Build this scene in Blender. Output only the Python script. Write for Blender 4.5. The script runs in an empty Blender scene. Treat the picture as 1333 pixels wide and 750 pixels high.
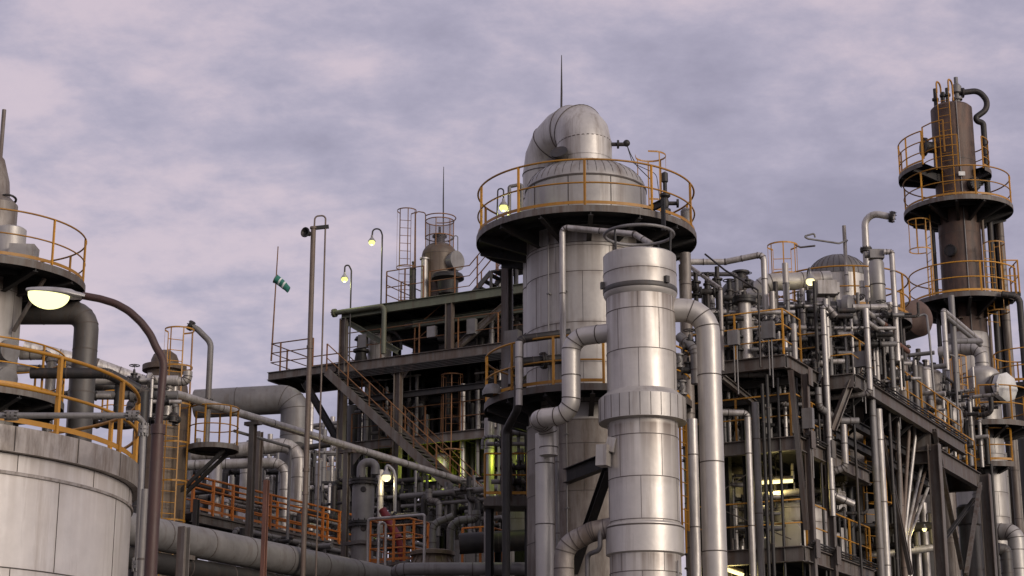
import bpy, math, random
from mathutils import Vector, Matrix
V = Vector
random.seed(7)
S = bpy.context.scene
COL = S.collection
# ------------------------------------------------------------------ camera geometry
F, TH, CZ = 2400.0, math.radians(15.7), 1.6
CT, ST = math.cos(TH), math.sin(TH)
E1 = V((.882, -.4716, 0)).normalized()      # right and towards the camera
E2 = V((.4716, .882, 0)).normalized()       # right and away
UP = V((0, 0, 1)); EX = V((1, 0, 0)); EY = V((0, 1, 0))
def ray(u, v):
    dx, dy = (u-666.5)/F, (375-v)/F
    return V((dx, CT-dy*ST, ST+dy*CT))
def P(u, v, Y):
    r = ray(u, v); return r*(Y/r.y) + V((0, 0, CZ))
def onb(u, v, b):
    r = ray(u, v); return r*(b/r.dot(E2)) + V((0, 0, CZ))
def ona(u, v, a):
    r = ray(u, v); return r*(a/r.dot(E1)) + V((0, 0, CZ))
def onz(u, v, z):
    r = ray(u, v); return r*((z-CZ)/r.z) + V((0, 0, CZ))
def depth(p): return p.y*CT + (p.z-CZ)*ST
def mpp(p): return depth(p)/F
def zv(p, v):
    dy = (375-v)/F
    return CZ + p.y*(ST+dy*CT)/(CT-dy*ST)
def along(p, d, u):
    k = (u-666.5)/F
    s = (k*depth(p)-p.x)/(d.x-k*(d.y*CT+d.z*ST))
    return p+d*s
def path(start, *ops):
    pts = [P(*start) if isinstance(start, tuple) else start.copy()]
    for k, a in ops:
        p = pts[-1]
        if k == 'z': q = V((p.x, p.y, zv(p, a)))
        elif k == 'Z': q = V((p.x, p.y, a))
        elif k == 'e1': q = along(p, E1, a)
        elif k == 'e2': q = along(p, E2, a)
        elif k == 'x': q = along(p, EX, a)
        elif k == 'E1': q = p+E1*a
        elif k == 'E2': q = p+E2*a
        elif k == 'd': q = p+V(a)
        elif k == 'p': q = P(*a)
        pts.append(q)
    return pts
def fillet(pts, rad, k=6):
    out = [pts[0]]
    for i in range(1, len(pts)-1):
        a, b, c = pts[i-1], pts[i], pts[i+1]
        d1, d2 = (a-b), (c-b)
        l1, l2 = d1.length, d2.length
        if l1 < 1e-6 or l2 < 1e-6: continue
        d1 /= l1; d2 /= l2
        ang = d1.angle(d2)
        if ang > 3.05: out.append(b); continue
        t = min(rad/math.tan(ang/2), l1*.48, l2*.48)
        r = t*math.tan(ang/2)
        cdir = (d1+d2).normalized(); ctr = b+cdir*(r/math.sin(ang/2))
        s, e = b+d1*t-ctr, b+d2*t-ctr
        tot = s.angle(e); ax = s.cross(e)
        if ax.length < 1e-9: out.append(b); continue
        ax.normalize()
        for j in range(k+1):
            out.append(ctr+Matrix.Rotation(tot*j/k, 3, ax) @ s)
    out.append(pts[-1])
    return out
# ------------------------------------------------------------------ mesh builder (world coordinates)
class MB:
    def __init__(s): s.v, s.f, s.m, s.s = [], [], [], []
    def add(s, vs, fs, m=0, smooth=False):
        o = len(s.v); s.v += [V(x) for x in vs]
        for f in fs: s.f.append([o+i for i in f]); s.m.append(m); s.s.append(smooth)
    def tube(s, pts, r, n=10, m=0, caps=True, closed=False):
        pts = [V(p) for p in pts]
        N = len(pts); rs = r if isinstance(r, (list, tuple)) else [r]*N
        tan = []
        for i in range(N):
            if closed: t = pts[(i+1) % N]-pts[i-1]
            else: t = pts[min(i+1, N-1)]-pts[max(i-1, 0)]
            if 0 < i < N-1:
                t = (pts[i]-pts[i-1]).normalized()+(pts[i+1]-pts[i]).normalized()
            tan.append(t.normalized() if t.length > 1e-9 else UP)
        ref = UP if abs(tan[0].z) < .9 else EX
        x = tan[0].cross(ref).normalized(); vs = []
        for i in range(N):
            if i: 
                x = x-tan[i]*x.dot(tan[i])
                x = x.normalized() if x.length > 1e-6 else tan[i].orthogonal().normalized()
            y = tan[i].cross(x)
            for j in range(n):
                a = 2*math.pi*j/n
                vs.append(pts[i]+(x*math.cos(a)+y*math.sin(a))*rs[i])
        fs = []
        for i in range(N if closed else N-1):
            i2 = (i+1) % N
            for j in range(n):
                k = (j+1) % n
                fs.append([i*n+j, i*n+k, i2*n+k, i2*n+j])
        s.add(vs, fs, m, n > 4)
        if caps and not closed:
            s.add(vs[:n], [list(range(n))[::-1]], m); s.add(vs[-n:], [list(range(n))], m)
        return s
    def cyl(s, p0, p1, r, n=16, m=0): return s.tube([p0, p1], r, n, m)
    def bar(s, p0, p1, w, h, m=0, up=None):
        p0, p1 = V(p0), V(p1); t = (p1-p0).normalized()
        up = up or (UP if abs(t.z) < .95 else E2)
        x = t.cross(up).normalized()*w/2; y = x.cross(t).normalized()*h/2
        vs = [p+x*a+y*b for p in (p0, p1) for a, b in ((-1, -1), (1, -1), (1, 1), (-1, 1))]
        s.add(vs, [[3, 2, 1, 0], [4, 5, 6, 7], [0, 1, 5, 4], [1, 2, 6, 5], [2, 3, 7, 6], [3, 0, 4, 7]], m); return s
    def ibeam(s, p0, p1, h, w, m=0, up=None, t=.02):
        p0, p1 = V(p0), V(p1); d = (p1-p0).normalized()
        up = up or (UP if abs(d.z) < .95 else E2)
        x = d.cross(up).normalized(); y = x.cross(d).normalized()
        s.bar(p0, p1, t*.8, h-2*t, m, y)
        for k in (-1, 1):
            o = y*(k*(h/2-t/2)); s.bar(p0+o, p1+o, w, t, m, y)
        return s
    def box(s, c, x, y, z, m=0):
        c = V(c); return s.bar(c-V(x), c+V(x), V(y).length*2, V(z).length*2, m, V(z).normalized())
    def lathe(s, c, prof, n=40, m=0, ax=None, a0=0, a1=2*math.pi):
        c = V(c); az = V(ax).normalized() if ax is not None else UP
        x = az.orthogonal().normalized() if ax is not None else EX; y = az.cross(x)
        full = abs(a1-a0) > 6.28; k = n if full else n+1
        runs = [[prof[0], prof[1]]]
        for i in range(2, len(prof)):
            a = V((prof[i-1][0]-prof[i-2][0], prof[i-1][1]-prof[i-2][1])); b = V((prof[i][0]-prof[i-1][0], prof[i][1]-prof[i-1][1]))
            if a.length > 1e-9 and b.length > 1e-9 and a.angle(b) < .75: runs[-1].append(prof[i])
            else: runs.append([prof[i-1], prof[i]])
        for run in runs:
            vs = []
            for r, z in run:
                for j in range(k):
                    a = a0+(a1-a0)*j/n
                    vs.append(c+(x*math.cos(a)+y*math.sin(a))*r+az*z)
            fs = []
            for i in range(len(run)-1):
                for j in range(n):
                    q = (j+1) % k
                    if run[i][0] < 1e-6: fs.append([i*k+j, (i+1)*k+q, (i+1)*k+j])
                    elif run[i+1][0] < 1e-6: fs.append([i*k+j, i*k+q, (i+1)*k+j])
                    else: fs.append([i*k+j, i*k+q, (i+1)*k+q, (i+1)*k+j])
            s.add(vs, fs, m, True)
        return s
    def torus(s, c, R, r, n=40, k=6, m=0, ax=None, a0=0, a1=2*math.pi):
        c = V(c); az = V(ax).normalized() if ax is not None else UP
        x = az.orthogonal().normalized() if ax is not None else EX; y = az.cross(x)
        full = abs(a1-a0) > 6.28
        pts = [c+(x*math.cos(a0+(a1-a0)*i/n)+y*math.sin(a0+(a1-a0)*i/n))*R for i in range(n if full else n+1)]
        return s.tube(pts, r, k, m, closed=full)
    def sphere(s, c, r, m=0, n=16, z=1.0):
        return s.lathe(c, [(r*math.sin(math.pi*i/10), -r*z*math.cos(math.pi*i/10)) for i in range(11)], n, m)
    def build(s, name, mats, parent=None):
        mats = mats if isinstance(mats, (list, tuple)) else [mats]
        if parent is None:
            xs = [p.x for p in s.v]; ys = [p.y for p in s.v]; zs = [p.z for p in s.v]
            o = V(((min(xs)+max(xs))/2, (min(ys)+max(ys))/2, min(zs)))
        else: o = ORG[parent.name]
        me = bpy.data.meshes.new(name)
        me.from_pydata([p-o for p in s.v], [], s.f)
        me.polygons.foreach_set('material_index', s.m); me.polygons.foreach_set('use_smooth', s.s)
        for mt in mats: me.materials.append(MAT[mt])
        me.update()
        ob = bpy.data.objects.new(name, me); COL.objects.link(ob)
        if parent is None: ob.location = o
        else: ob.parent = parent
        ORG[ob.name] = o
        return ob
ORG, MAT = {}, {}
def tag(o, label, cat, group=None):
    o['label'] = label; o['category'] = cat
    if group: o['group'] = group
    return o
def thing(name, label, cat, loc, group=None):
    o = bpy.data.objects.new(name, None); o.empty_display_size = .3; COL.objects.link(o)
    o.location = loc; ORG[o.name] = V(loc)
    return tag(o, label, cat, group)
def struct(name, mb, mats):
    o = mb.build(name, mats); o['kind'] = 'structure'; return o
def copy_tree(o, shift, label=None):
    c = o.copy(); COL.objects.link(c); c.location = o.location+V(shift)
    if label: c['label'] = label
    for ch in list(o.children):
        d = ch.copy(); COL.objects.link(d); d.parent = c
        for g in list(ch.children):
            h = g.copy(); COL.objects.link(h); h.parent = d
    return c
# ------------------------------------------------------------------ materials
def N(t, k, **kw):
    n = t.nodes.new(k)
    for a, b in kw.items(): setattr(n, a, b)
    return n
def material(name, col, metal=0., rough=.6, var=.25, stain=None, amt=.5, streak=(5, 5, .35), bump=.15, bscale=14, rnd=.2, thr=.55):
    m = bpy.data.materials.new(name); m.use_nodes = True; t = m.node_tree; L = t.links.new
    b = t.nodes['Principled BSDF']; b.inputs['Metallic'].default_value = metal
    tc = N(t, 'ShaderNodeTexCoord'); oi = N(t, 'ShaderNodeObjectInfo')
    off = N(t, 'ShaderNodeVectorMath', operation='ADD'); L(tc.outputs['Object'], off.inputs[0])
    sc = N(t, 'ShaderNodeMath', operation='MULTIPLY'); L(oi.outputs['Random'], sc.inputs[0]); sc.inputs[1].default_value = 37.0
    L(sc.outputs[0], off.inputs[1])
    n1 = N(t, 'ShaderNodeTexNoise'); n1.inputs['Scale'].default_value = 1.7; n1.inputs['Detail'].default_value = 8; n1.inputs['Roughness'].default_value = .65
    L(off.outputs[0], n1.inputs['Vector'])
    mr = N(t, 'ShaderNodeMapRange'); mr.inputs['From Min'].default_value = .3; mr.inputs['From Max'].default_value = .7
    mr.inputs['To Min'].default_value = 1-var; mr.inputs['To Max'].default_value = 1+var*.5
    L(n1.outputs['Fac'], mr.inputs['Value'])
    rr = N(t, 'ShaderNodeMapRange'); rr.inputs['To Min'].default_value = 1-rnd; rr.inputs['To Max'].default_value = 1+rnd; L(oi.outputs['Random'], rr.inputs['Value'])
    mu = N(t, 'ShaderNodeMath', operation='MULTIPLY'); L(mr.outputs[0], mu.inputs[0]); L(rr.outputs[0], mu.inputs[1])
    cv = N(t, 'ShaderNodeVectorMath', operation='SCALE'); cv.inputs[0].default_value = col; L(mu.outputs[0], cv.inputs['Scale'])
    out = cv.outputs[0]
    if stain:
        mp = N(t, 'ShaderNodeMapping'); mp.inputs['Scale'].default_value = streak; L(off.outputs[0], mp.inputs['Vector'])
        n2 = N(t, 'ShaderNodeTexNoise'); n2.inputs['Scale'].default_value = 1.; n2.inputs['Detail'].default_value = 7; n2.inputs['Roughness'].default_value = .7
        L(mp.outputs[0], n2.inputs['Vector'])
        r2 = N(t, 'ShaderNodeMapRange'); r2.inputs['From Min'].default_value = thr-.05; r2.inputs['From Max'].default_value = thr+.13
        r2.inputs['To Max'].default_value = amt; L(n2.outputs['Fac'], r2.inputs['Value'])
        # rust and soot washed down below laps and platforms (attribute 'soil'), broken up into runs
        at = N(t, 'ShaderNodeAttribute', attribute_name='soil'); mq = N(t, 'ShaderNodeMapping'); mq.inputs['Scale'].default_value = (6, 6, .25); L(off.outputs[0], mq.inputs['Vector'])
        n5 = N(t, 'ShaderNodeTexNoise'); n5.inputs['Scale'].default_value = 1.; n5.inputs['Detail'].default_value = 5; L(mq.outputs[0], n5.inputs['Vector'])
        r5 = N(t, 'ShaderNodeMapRange'); r5.inputs['From Min'].default_value = .30; r5.inputs['From Max'].default_value = .60; L(n5.outputs['Fac'], r5.inputs['Value'])
        m5 = N(t, 'ShaderNodeMath', operation='MULTIPLY'); L(at.outputs['Fac'], m5.inputs[0]); L(r5.outputs[0], m5.inputs[1])
        m6 = N(t, 'ShaderNodeMath', operation='MAXIMUM'); L(m5.outputs[0], m6.inputs[0]); L(r2.outputs[0], m6.inputs[1]); r2 = m6
        mx = N(t, 'ShaderNodeMix', data_type='RGBA'); L(r2.outputs[0], mx.inputs[0]); L(out, mx.inputs[6]); mx.inputs[7].default_value = (*stain, 1)
        out = mx.outputs[2]
        # stains are dull as well as dark
        r3 = N(t, 'ShaderNodeMapRange'); r3.inputs['To Max'].default_value = metal*.25; r3.inputs['To Min'].default_value = metal
        L(r2.outputs[0], r3.inputs['Value']); L(r3.outputs[0], b.inputs['Metallic'])
    L(out, b.inputs['Base Color'])
    n3 = N(t, 'ShaderNodeTexNoise'); n3.inputs['Scale'].default_value = bscale; n3.inputs['Detail'].default_value = 5; L(tc.outputs['Object'], n3.inputs['Vector'])
    r4 = N(t, 'ShaderNodeMapRange'); r4.inputs['To Min'].default_value = max(.05, rough-.14); r4.inputs['To Max'].default_value = min(1, rough+.14)
    L(n1.outputs['Fac'], r4.inputs['Value']); L(r4.outputs[0], b.inputs['Roughness'])
    bp = N(t, 'ShaderNodeBump'); bp.inputs['Strength'].default_value = bump; bp.inputs['Distance'].default_value = .02
    n4 = N(t, 'ShaderNodeTexNoise'); n4.inputs['Scale'].default_value = 2.6; n4.inputs['Detail'].default_value = 2; L(off.outputs[0], n4.inputs['Vector'])
    bq = N(t, 'ShaderNodeBump'); bq.inputs['Strength'].default_value = min(1, bump*3); bq.inputs['Distance'].default_value = .035
    L(n4.outputs['Fac'], bq.inputs['Height']); L(bq.outputs[0], bp.inputs['Normal'])
    L(n3.outputs['Fac'], bp.inputs['Height']); L(bp.outputs[0], b.inputs['Normal'])
    MAT[name] = m; return m
def glow(name, col, st):
    m = bpy.data.materials.new(name); m.use_nodes = True; b = m.node_tree.nodes['Principled BSDF']
    b.inputs['Base Color'].default_value = (.05, .05, .03, 1); b.inputs['Roughness'].default_value = .3
    b.inputs['Emission Color'].default_value = (*col, 1); b.inputs['Emission Strength'].default_value = st
    MAT[name] = m
BR = (.075, .05, .033)
material('clad', (.39, .37, .347), .4, .48, .16, (.11, .075, .055), .6, streak=(3.2, 3.2, .16), thr=.55, bump=.10)
material('clad_clean', (.46, .434, .402), .42, .42, .12, (.12, .082, .058), .5, streak=(3, 3, .18), thr=.58, bump=.08)
material('clad_dirty', (.25, .225, .205), .3, .54, .3, (.085, .058, .042), .75, streak=(2.5, 2.5, .4), thr=.46, bump=.12)
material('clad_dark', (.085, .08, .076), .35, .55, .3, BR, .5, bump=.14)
material('seam', (.085, .07, .062), .2, .7, .3)
material('tank_plate', (.80, .755, .71), .42, .40, .14, (.30, .25, .21), .6, streak=(2.6, 2.6, .22), thr=.54, bump=.07)
material('tank_band', (.42, .38, .345), .45, .45, .35, (.10, .07, .05), .75, streak=(5, 5, .8), thr=.48, bump=.12)
material('brown_column', (.115, .068, .048), .15, .6, .4, (.04, .026, .02), .8, streak=(3, 3, .5), thr=.46)
material('brown_grey', (.13, .10, .075), .25, .55, .3, (.08, .05, .03), .7, thr=.48)
material('rust_plate', (.12, .075, .06), .05, .75, .35, (.09, .045, .03), .6)
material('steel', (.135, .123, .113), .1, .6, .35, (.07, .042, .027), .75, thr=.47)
material('steel_dark', (.02, .019, .019), .1, .65, .35, (.04, .025, .018), .5)  # dark steel, with shade inside the structures also put into the tone
material('underside_shade', (.015, .015, .015), 0, .8, .4)  # near-black: the shade below decks is put into the colour
material('green_steel', (.105, .115, .078), .05, .6, .3, (.09, .055, .03), .5)
material('pipe_grey', (.19, .182, .178), .3, .55, .28, BR, .5)
material('pipe_silver', (.46, .435, .41), .45, .44, .22, BR, .6, thr=.5)
material('pipe_dark', (.03, .028, .027), .3, .55, .3, (.06, .035, .025), .5)  # dark pipes; interior shade of the structures is put into this colour
material('pipe_rust', (.14, .065, .045), .05, .75, .35, (.05, .025, .018), .6)
material('mast_paint', (.17, .13, .105), .15, .6, .3, (.09, .05, .03), .6, streak=(9, 9, 1.2))
material('lamp_post_paint', (.07, .034, .029), .1, .55, .35, (.05, .03, .025), .7, streak=(14, 14, 2.0), thr=.5)
material('yellow_rail', (.43, .20, .016), .0, .5, .2, (.16, .06, .02), .7, streak=(9, 9, 3), thr=.6, rnd=.34)
material('orange_rail', (.46, .135, .010), .0, .5, .2, (.17, .06, .02), .7, streak=(9, 9, 3), thr=.58, rnd=.34)
material('old_rail', (.20, .090, .030), .0, .65, .3, (.10, .05, .03), .8, streak=(9, 9, 3), thr=.5, rnd=.34)
material('grate', (.075, .072, .07), .3, .6, .3)
material('red_paint', (.23, .018, .022), 0, .5, .25)
material('white_paint', (.62, .62, .60), 0, .55, .15, (.2, .15, .1), .4)
material('sock_green', (.02, .14, .11), 0, .8, .15)
material('sock_white', (.55, .58, .58), 0, .8, .1)
material('concrete', (.08, .075, .07), 0, .85, .3, (.08, .07, .06), .5, streak=(1, 1, 1))
material('gravel', (.06, .056, .052), 0, .95, .4, (.03, .03, .028), .6, streak=(.6, .6, .6), bscale=60, bump=.6)
material('lamp_metal', (.34, .33, .32), .4, .45, .2, BR, .4)
glow('bulb_warm', (1., .86, .42), 1.7)
glow('bulb_lime', (1., 1., .30), 1.25)
glow('tube_light', (1., .84, .36), 2.2)
glow('street_lens', (1., .97, .44), 1.75)
# translucent wire-mesh screen: fine holes let most of what is behind show through
def mesh_screen():
    m = bpy.data.materials.new('screen_mesh'); m.use_nodes = True; t = m.node_tree
    b = t.nodes['Principled BSDF']; b.inputs['Base Color'].default_value = (.10, .085, .10, 1); b.inputs['Roughness'].default_value = .6
    b.inputs['Alpha'].default_value = .30
    MAT['screen_mesh'] = m
mesh_screen()
# ------------------------------------------------------------------ generic builders
def rail(parent, pts, h=1.1, mat='yellow_rail', r=.02, spacing=1.5, mids=1, toe=True, closed=False, posts=True, name='handrail', phase=0.0, n=6):
    """rails run along deck-level points; every post is a piece of its own below the handrail"""
    mb = MB(); up = UP; r = r*.82
    tops = [p+up*h for p in pts]
    if closed: mb.tube(tops, r, n, closed=True)
    else: mb.tube(tops, r, n)
    for k in range(mids):
        q = [p+up*(h*(k+1)/(mids+1)) for p in pts]
        mb.tube(q, r*.85, n, closed=closed)
    if toe:
        seg = list(zip(pts, pts[1:]+pts[:1])) if closed else list(zip(pts, pts[1:]))
        for a, b in seg:
            if (b-a).length > 1e-4: mb.bar(a+up*.09, b+up*.09, .008, .075)
    hr = mb.build(name, mat, parent)
    if posts:
        seg = pts+([pts[0]] if closed else [])
        L = [0]
        for a, b in zip(seg, seg[1:]): L.append(L[-1]+(b-a).length)
        tot = L[-1]; k = max(1, round(tot/spacing))
        for i in range(k if closed else k+1):
            s = min(tot, tot*(i+(phase if closed else 0))/k)
            for j in range(len(seg)-1):
                if s <= L[j+1]+1e-6:
                    q = seg[j].lerp(seg[j+1], (s-L[j])/max(1e-6, L[j+1]-L[j])); break
            pm = MB(); pm.bar(q-UP*.06, q+UP*h, r*2.1, r*1.7); pm.build('post', mat, hr)
    return hr
def arc(c, R, a0, a1, n=None):
    c = V(c); n = n or max(3, int(abs(a1-a0)/math.radians(7)))
    return [c+V((math.cos(math.radians(0)+a0+(a1-a0)*i/n), math.sin(a0+(a1-a0)*i/n), 0))*R for i in range(n+1)]
def ring_deck(parent, c, ri, ro, a0=0, a1=360, th=.07, fascia=.16, mat=('steel_dark', 'underside_shade'), brackets=10, bdrop=.42, rim='steel'):
    """annular service platform with radial brackets below"""
    c = V(c); a0, a1 = math.radians(a0), math.radians(a1); full = a1-a0 > 6.27
    n = max(8, int((a1-a0)/math.radians(5)))
    mb = MB()
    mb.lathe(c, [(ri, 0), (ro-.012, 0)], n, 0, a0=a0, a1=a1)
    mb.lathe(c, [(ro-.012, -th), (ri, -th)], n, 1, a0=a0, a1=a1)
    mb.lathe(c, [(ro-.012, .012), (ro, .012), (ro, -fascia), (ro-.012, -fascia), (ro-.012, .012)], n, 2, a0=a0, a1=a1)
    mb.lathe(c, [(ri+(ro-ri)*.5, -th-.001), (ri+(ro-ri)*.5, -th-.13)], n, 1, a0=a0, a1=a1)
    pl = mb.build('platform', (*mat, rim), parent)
    for i in range(brackets):
        a = a0+(a1-a0)*((i+.5)/brackets); d = V((math.cos(a), math.sin(a), 0)); s = V((-d.y, d.x, 0))*.012
        b = MB()
        p = [c+d*ri-UP*(th+.003), c+d*(ro-.03)-UP*(th+.003), c+d*(ro-.03)-UP*(th+.15), c+d*ri-UP*bdrop]
        vs = [q+s for q in p]+[q-s for q in p]
        b.add(vs, [[0, 1, 2, 3], [7, 6, 5, 4], [0, 4, 5, 1], [1, 5, 6, 2], [2, 6, 7, 3], [3, 7, 4, 0]])
        b.bar(p[3], p[2], .12, .014)
        b.build('bracket', 'steel_dark', pl)
    return pl
def vessel_shell(name, parent, c, prof, mat='clad', seams=(), vseam=0, n=56, gores=0, seam_w=.014, seam_mat='seam', proud=.006, stag=True, heavy=(), soil=.75):
    """lathe shell (r, z) + proud cladding laps: rings at z in seams, staggered vertical laps"""
    c = V((c.x, c.y, 0)); mb = MB()
    fine = [prof[0]]
    for (r0, z0), (r1, z1) in zip(prof, prof[1:]):
        k = max(1, int(abs(z1-z0)/.11)) if abs(z1-z0) > .4 else 1
        fine += [(r0+(r1-r0)*i/k, z0+(z1-z0)*i/k) for i in range(1, k+1)]
    mb.lathe(c, fine, n, 0)
    def rad(z):
        for (r0, z0), (r1, z1) in zip(prof, prof[1:]):
            if min(z0, z1) <= z <= max(z0, z1) and abs(z1-z0) > 1e-6: return r0+(r1-r0)*(z-z0)/(z1-z0)
        return prof[0][0]
    ss = sorted(seams)
    for z in ss:
        r = rad(z); mb.lathe(c, [(r-.01, z+seam_w/2), (r+proud, z+seam_w/2), (r+proud*1.3, z-seam_w/2), (r-.01, z-seam_w/2)], n, 1)
    if vseam:
        for i, (z0, z1) in enumerate(zip(ss, ss[1:])):
            for k in range(vseam):
                a = 2*math.pi*(k+(.5 if (i % 2 and stag) else 0)+.13)/vseam
                d = V((math.cos(a), math.sin(a), 0)); r0, r1 = rad(z0+.01), rad(z1-.01)
                mb.bar(c+d*(r0+proud*.3)+UP*(z0+.012), c+d*(r1+proud*.3)+UP*(z1-.012), seam_w*.55, proud*1.0, 1, d)
    ob = mb.build(name, (mat, seam_mat), parent)
    vals = []
    for p in mb.v:
        s_ = 0.
        for z in ss:
            if z >= p.z: s_ = max(s_, soil*.8*math.exp(-(z-p.z)/.16))
            else: s_ = max(s_, soil*.5*math.exp(-(p.z-z)/.05))
        for z in heavy:
            if z >= p.z: s_ = max(s_, soil*1.15*math.exp(-(z-p.z)/.85))
        vals.append(min(1., s_))
    at = ob.data.attributes.new('soil', 'FLOAT', 'POINT'); at.data.foreach_set('value', vals)
    return ob
def dome(r, h, z, n=9):
    return [(r*math.cos(math.pi/2*i/n), z+h*math.sin(math.pi/2*i/n)) for i in range(n+1)]
def ladder(parent, p0, z1, facing, w=.42, mat='yellow_rail', cage=None, hoop_r=.36, step=.9, rung=.3, out=.35):
    """vertical ladder from p0 up to z1; cage = (z0, z1) of the safety hoops on the side it faces"""
    f = V(facing).normalized(); s = V((-f.y, f.x, 0)); p0 = V(p0); h = z1-p0.z
    mb = MB()
    for k in (-1, 1): mb.bar(p0+s*(k*w/2), p0+s*(k*w/2)+UP*h, .05, .016, 0, s)
    for i in range(int(h/rung)): mb.tube([p0-s*w/2+UP*(i*rung+.15), p0+s*w/2+UP*(i*rung+.15)], .012, 5)
    ld = mb.build('ladder', mat, parent)
    if cage:
        cz0, cz1 = cage; cm = MB(); cc = p0+f*out; k = max(2, int((cz1-cz0)/step)+1); a = math.atan2(f.y, f.x)
        for i in range(k):
            z = cz0+(cz1-cz0)*i/(k-1); c = V((cc.x, cc.y, z))
            pts = [V((p0.x, p0.y, z))-s*w/2]+arc(c, hoop_r, a-2.0, a+2.0, 14)+[V((p0.x, p0.y, z))+s*w/2]
            for q, w_ in zip(pts, pts[1:]): cm.bar(q, w_, .008, .045)
        for j in range(5):
            b = a-1.8+3.6*j/4; q = V((cc.x, cc.y, 0))+V((math.cos(b), math.sin(b), 0))*(hoop_r-.008)
            cm.bar(q+UP*cz0, q+UP*cz1, .035, .008, 0, V((math.cos(b), math.sin(b), 0)))
        cm.build('cage', mat, ld)
    return ld
def tubing(mb, pts, r, mat_seam=None, rb=None, n=12, joint=1.6):
    """pipe with rounded elbows; cladding laps as thin proud rings in material slot 1"""
    fp = fillet(pts, rb or r*2.6)
    mb.tube(fp, r, n)
    if mat_seam:
        for i in range(len(fp)-1):
            a, b = fp[i], fp[i+1]; L = (b-a).length; t = (b-a).normalized()
            elbow = L < r*1.4
            k = max(1, int(L/joint)) if not elbow else 1
            for j in range(k if not elbow else 1):
                if elbow and i % 2: continue
                q = a.lerp(b, (j+.5)/k if not elbow else 0.0)
                mb.lathe(q-t*.012, [(r*.97, 0), (r+.006, 0), (r+.006, .024), (r*.97, .024)], n, 1, ax=t)
def flange(mb, p, d, r, t=.05, n=14, m=0):
    d = V(d).normalized(); p = V(p)
    mb.lathe(p-d*t/2, [(0, 0), (r, 0), (r, t), (0, t)], n, m, ax=d)
def pipe(label, pts, r, mat='pipe_grey', seam='seam', cat='pipe', name='pipe', rb=None, n=12, joint=1.6, flanges=(), group=None, fmat=None, supports=()):
    """one pipe run = one thing; flanges = list of (segment index, fraction)"""
    if not isinstance(r, float): r = r[0]*mpp(pts[0])
    mb = MB(); tubing(mb, pts, r, seam, rb, n, joint)
    if not flanges and not supports:
        return tag(mb.build(name, (mat, seam or mat)), label, cat, group)
    zs = min(p.z for p in pts)
    o = thing(name, label, cat, V((pts[-1].x, pts[-1].y, zs)), group)
    mb.build('pipe_run', (mat, seam or mat), o)
    for i, fr in flanges:
        a, b = pts[i], pts[i+1]; d = (b-a).normalized(); q = a.lerp(b, fr); fm = MB()
        flange(fm, q-d*.028, d, r*1.7, .045); flange(fm, q+d*.028, d, r*1.7, .045)
        for k in range(8):
            x = d.orthogonal().normalized(); x = Matrix.Rotation(k*math.pi/4, 3, d) @ x
            fm.cyl(q+x*r*1.4-d*.09, q+x*r*1.4+d*.09, .014, 5)
        fm.build('flange', fmat or 'pipe_dark', o)
    for q in supports:
        sm = MB(); sm.ibeam(V((q.x, q.y, 0)), V((q.x, q.y, q.z-r-.11)), .18, .16)
        sm.bar(V((q.x, q.y, q.z-r-.055))-E1*.25, V((q.x, q.y, q.z-r-.055))+E1*.25, .2, .1)
        sm.build('support', 'steel', o)
    return o
def valve_mesh(p, d, r, wheel=True, wdir=None):
    """gate valve body with bonnet, and its handwheel as a second mesh"""
    d = V(d).normalized(); p = V(p); w = V(wdir).normalized() if wdir else (UP if abs(d.z) < .5 else -E2)
    b = MB(); b.lathe(p-d*r*2.2, [(0, 0), (r*1.6, 0), (r*1.6, r*.5), (r*.9, r*.5), (r*1.25, r*2.2), (r*.9, r*3.9), (r*1.6, r*3.9), (r*1.6, r*4.4), (0, r*4.4)], 12, 0, ax=d)
    b.lathe(p, [(r*1.1, 0), (r*.9, r*2), (r*1.3, r*2), (r*1.3, r*2.5), (r*.5, r*2.5), (r*.4, r*4), (r*.12, r*4), (r*.12, r*6), (0, r*6)], 10, 0, ax=w)
    h = MB(); c = p+w*r*5.4; h.torus(c, r*1.8, r*.18, 16, 5, 0, ax=w)
    x = w.orthogonal().normalized(); y = w.cross(x)
    for q in (x, y): h.tube([c-q*r*1.8, c+q*r*1.8], r*.12, 5)
    return b, h
def add_valve(parent, p, d, r, mat='pipe_dark', wmat='pipe_dark', wdir=None):
    b, h = valve_mesh(p, d, r, wdir=wdir); v = b.build('valve', mat, parent); h.build('handwheel', wmat, v); return v
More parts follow.
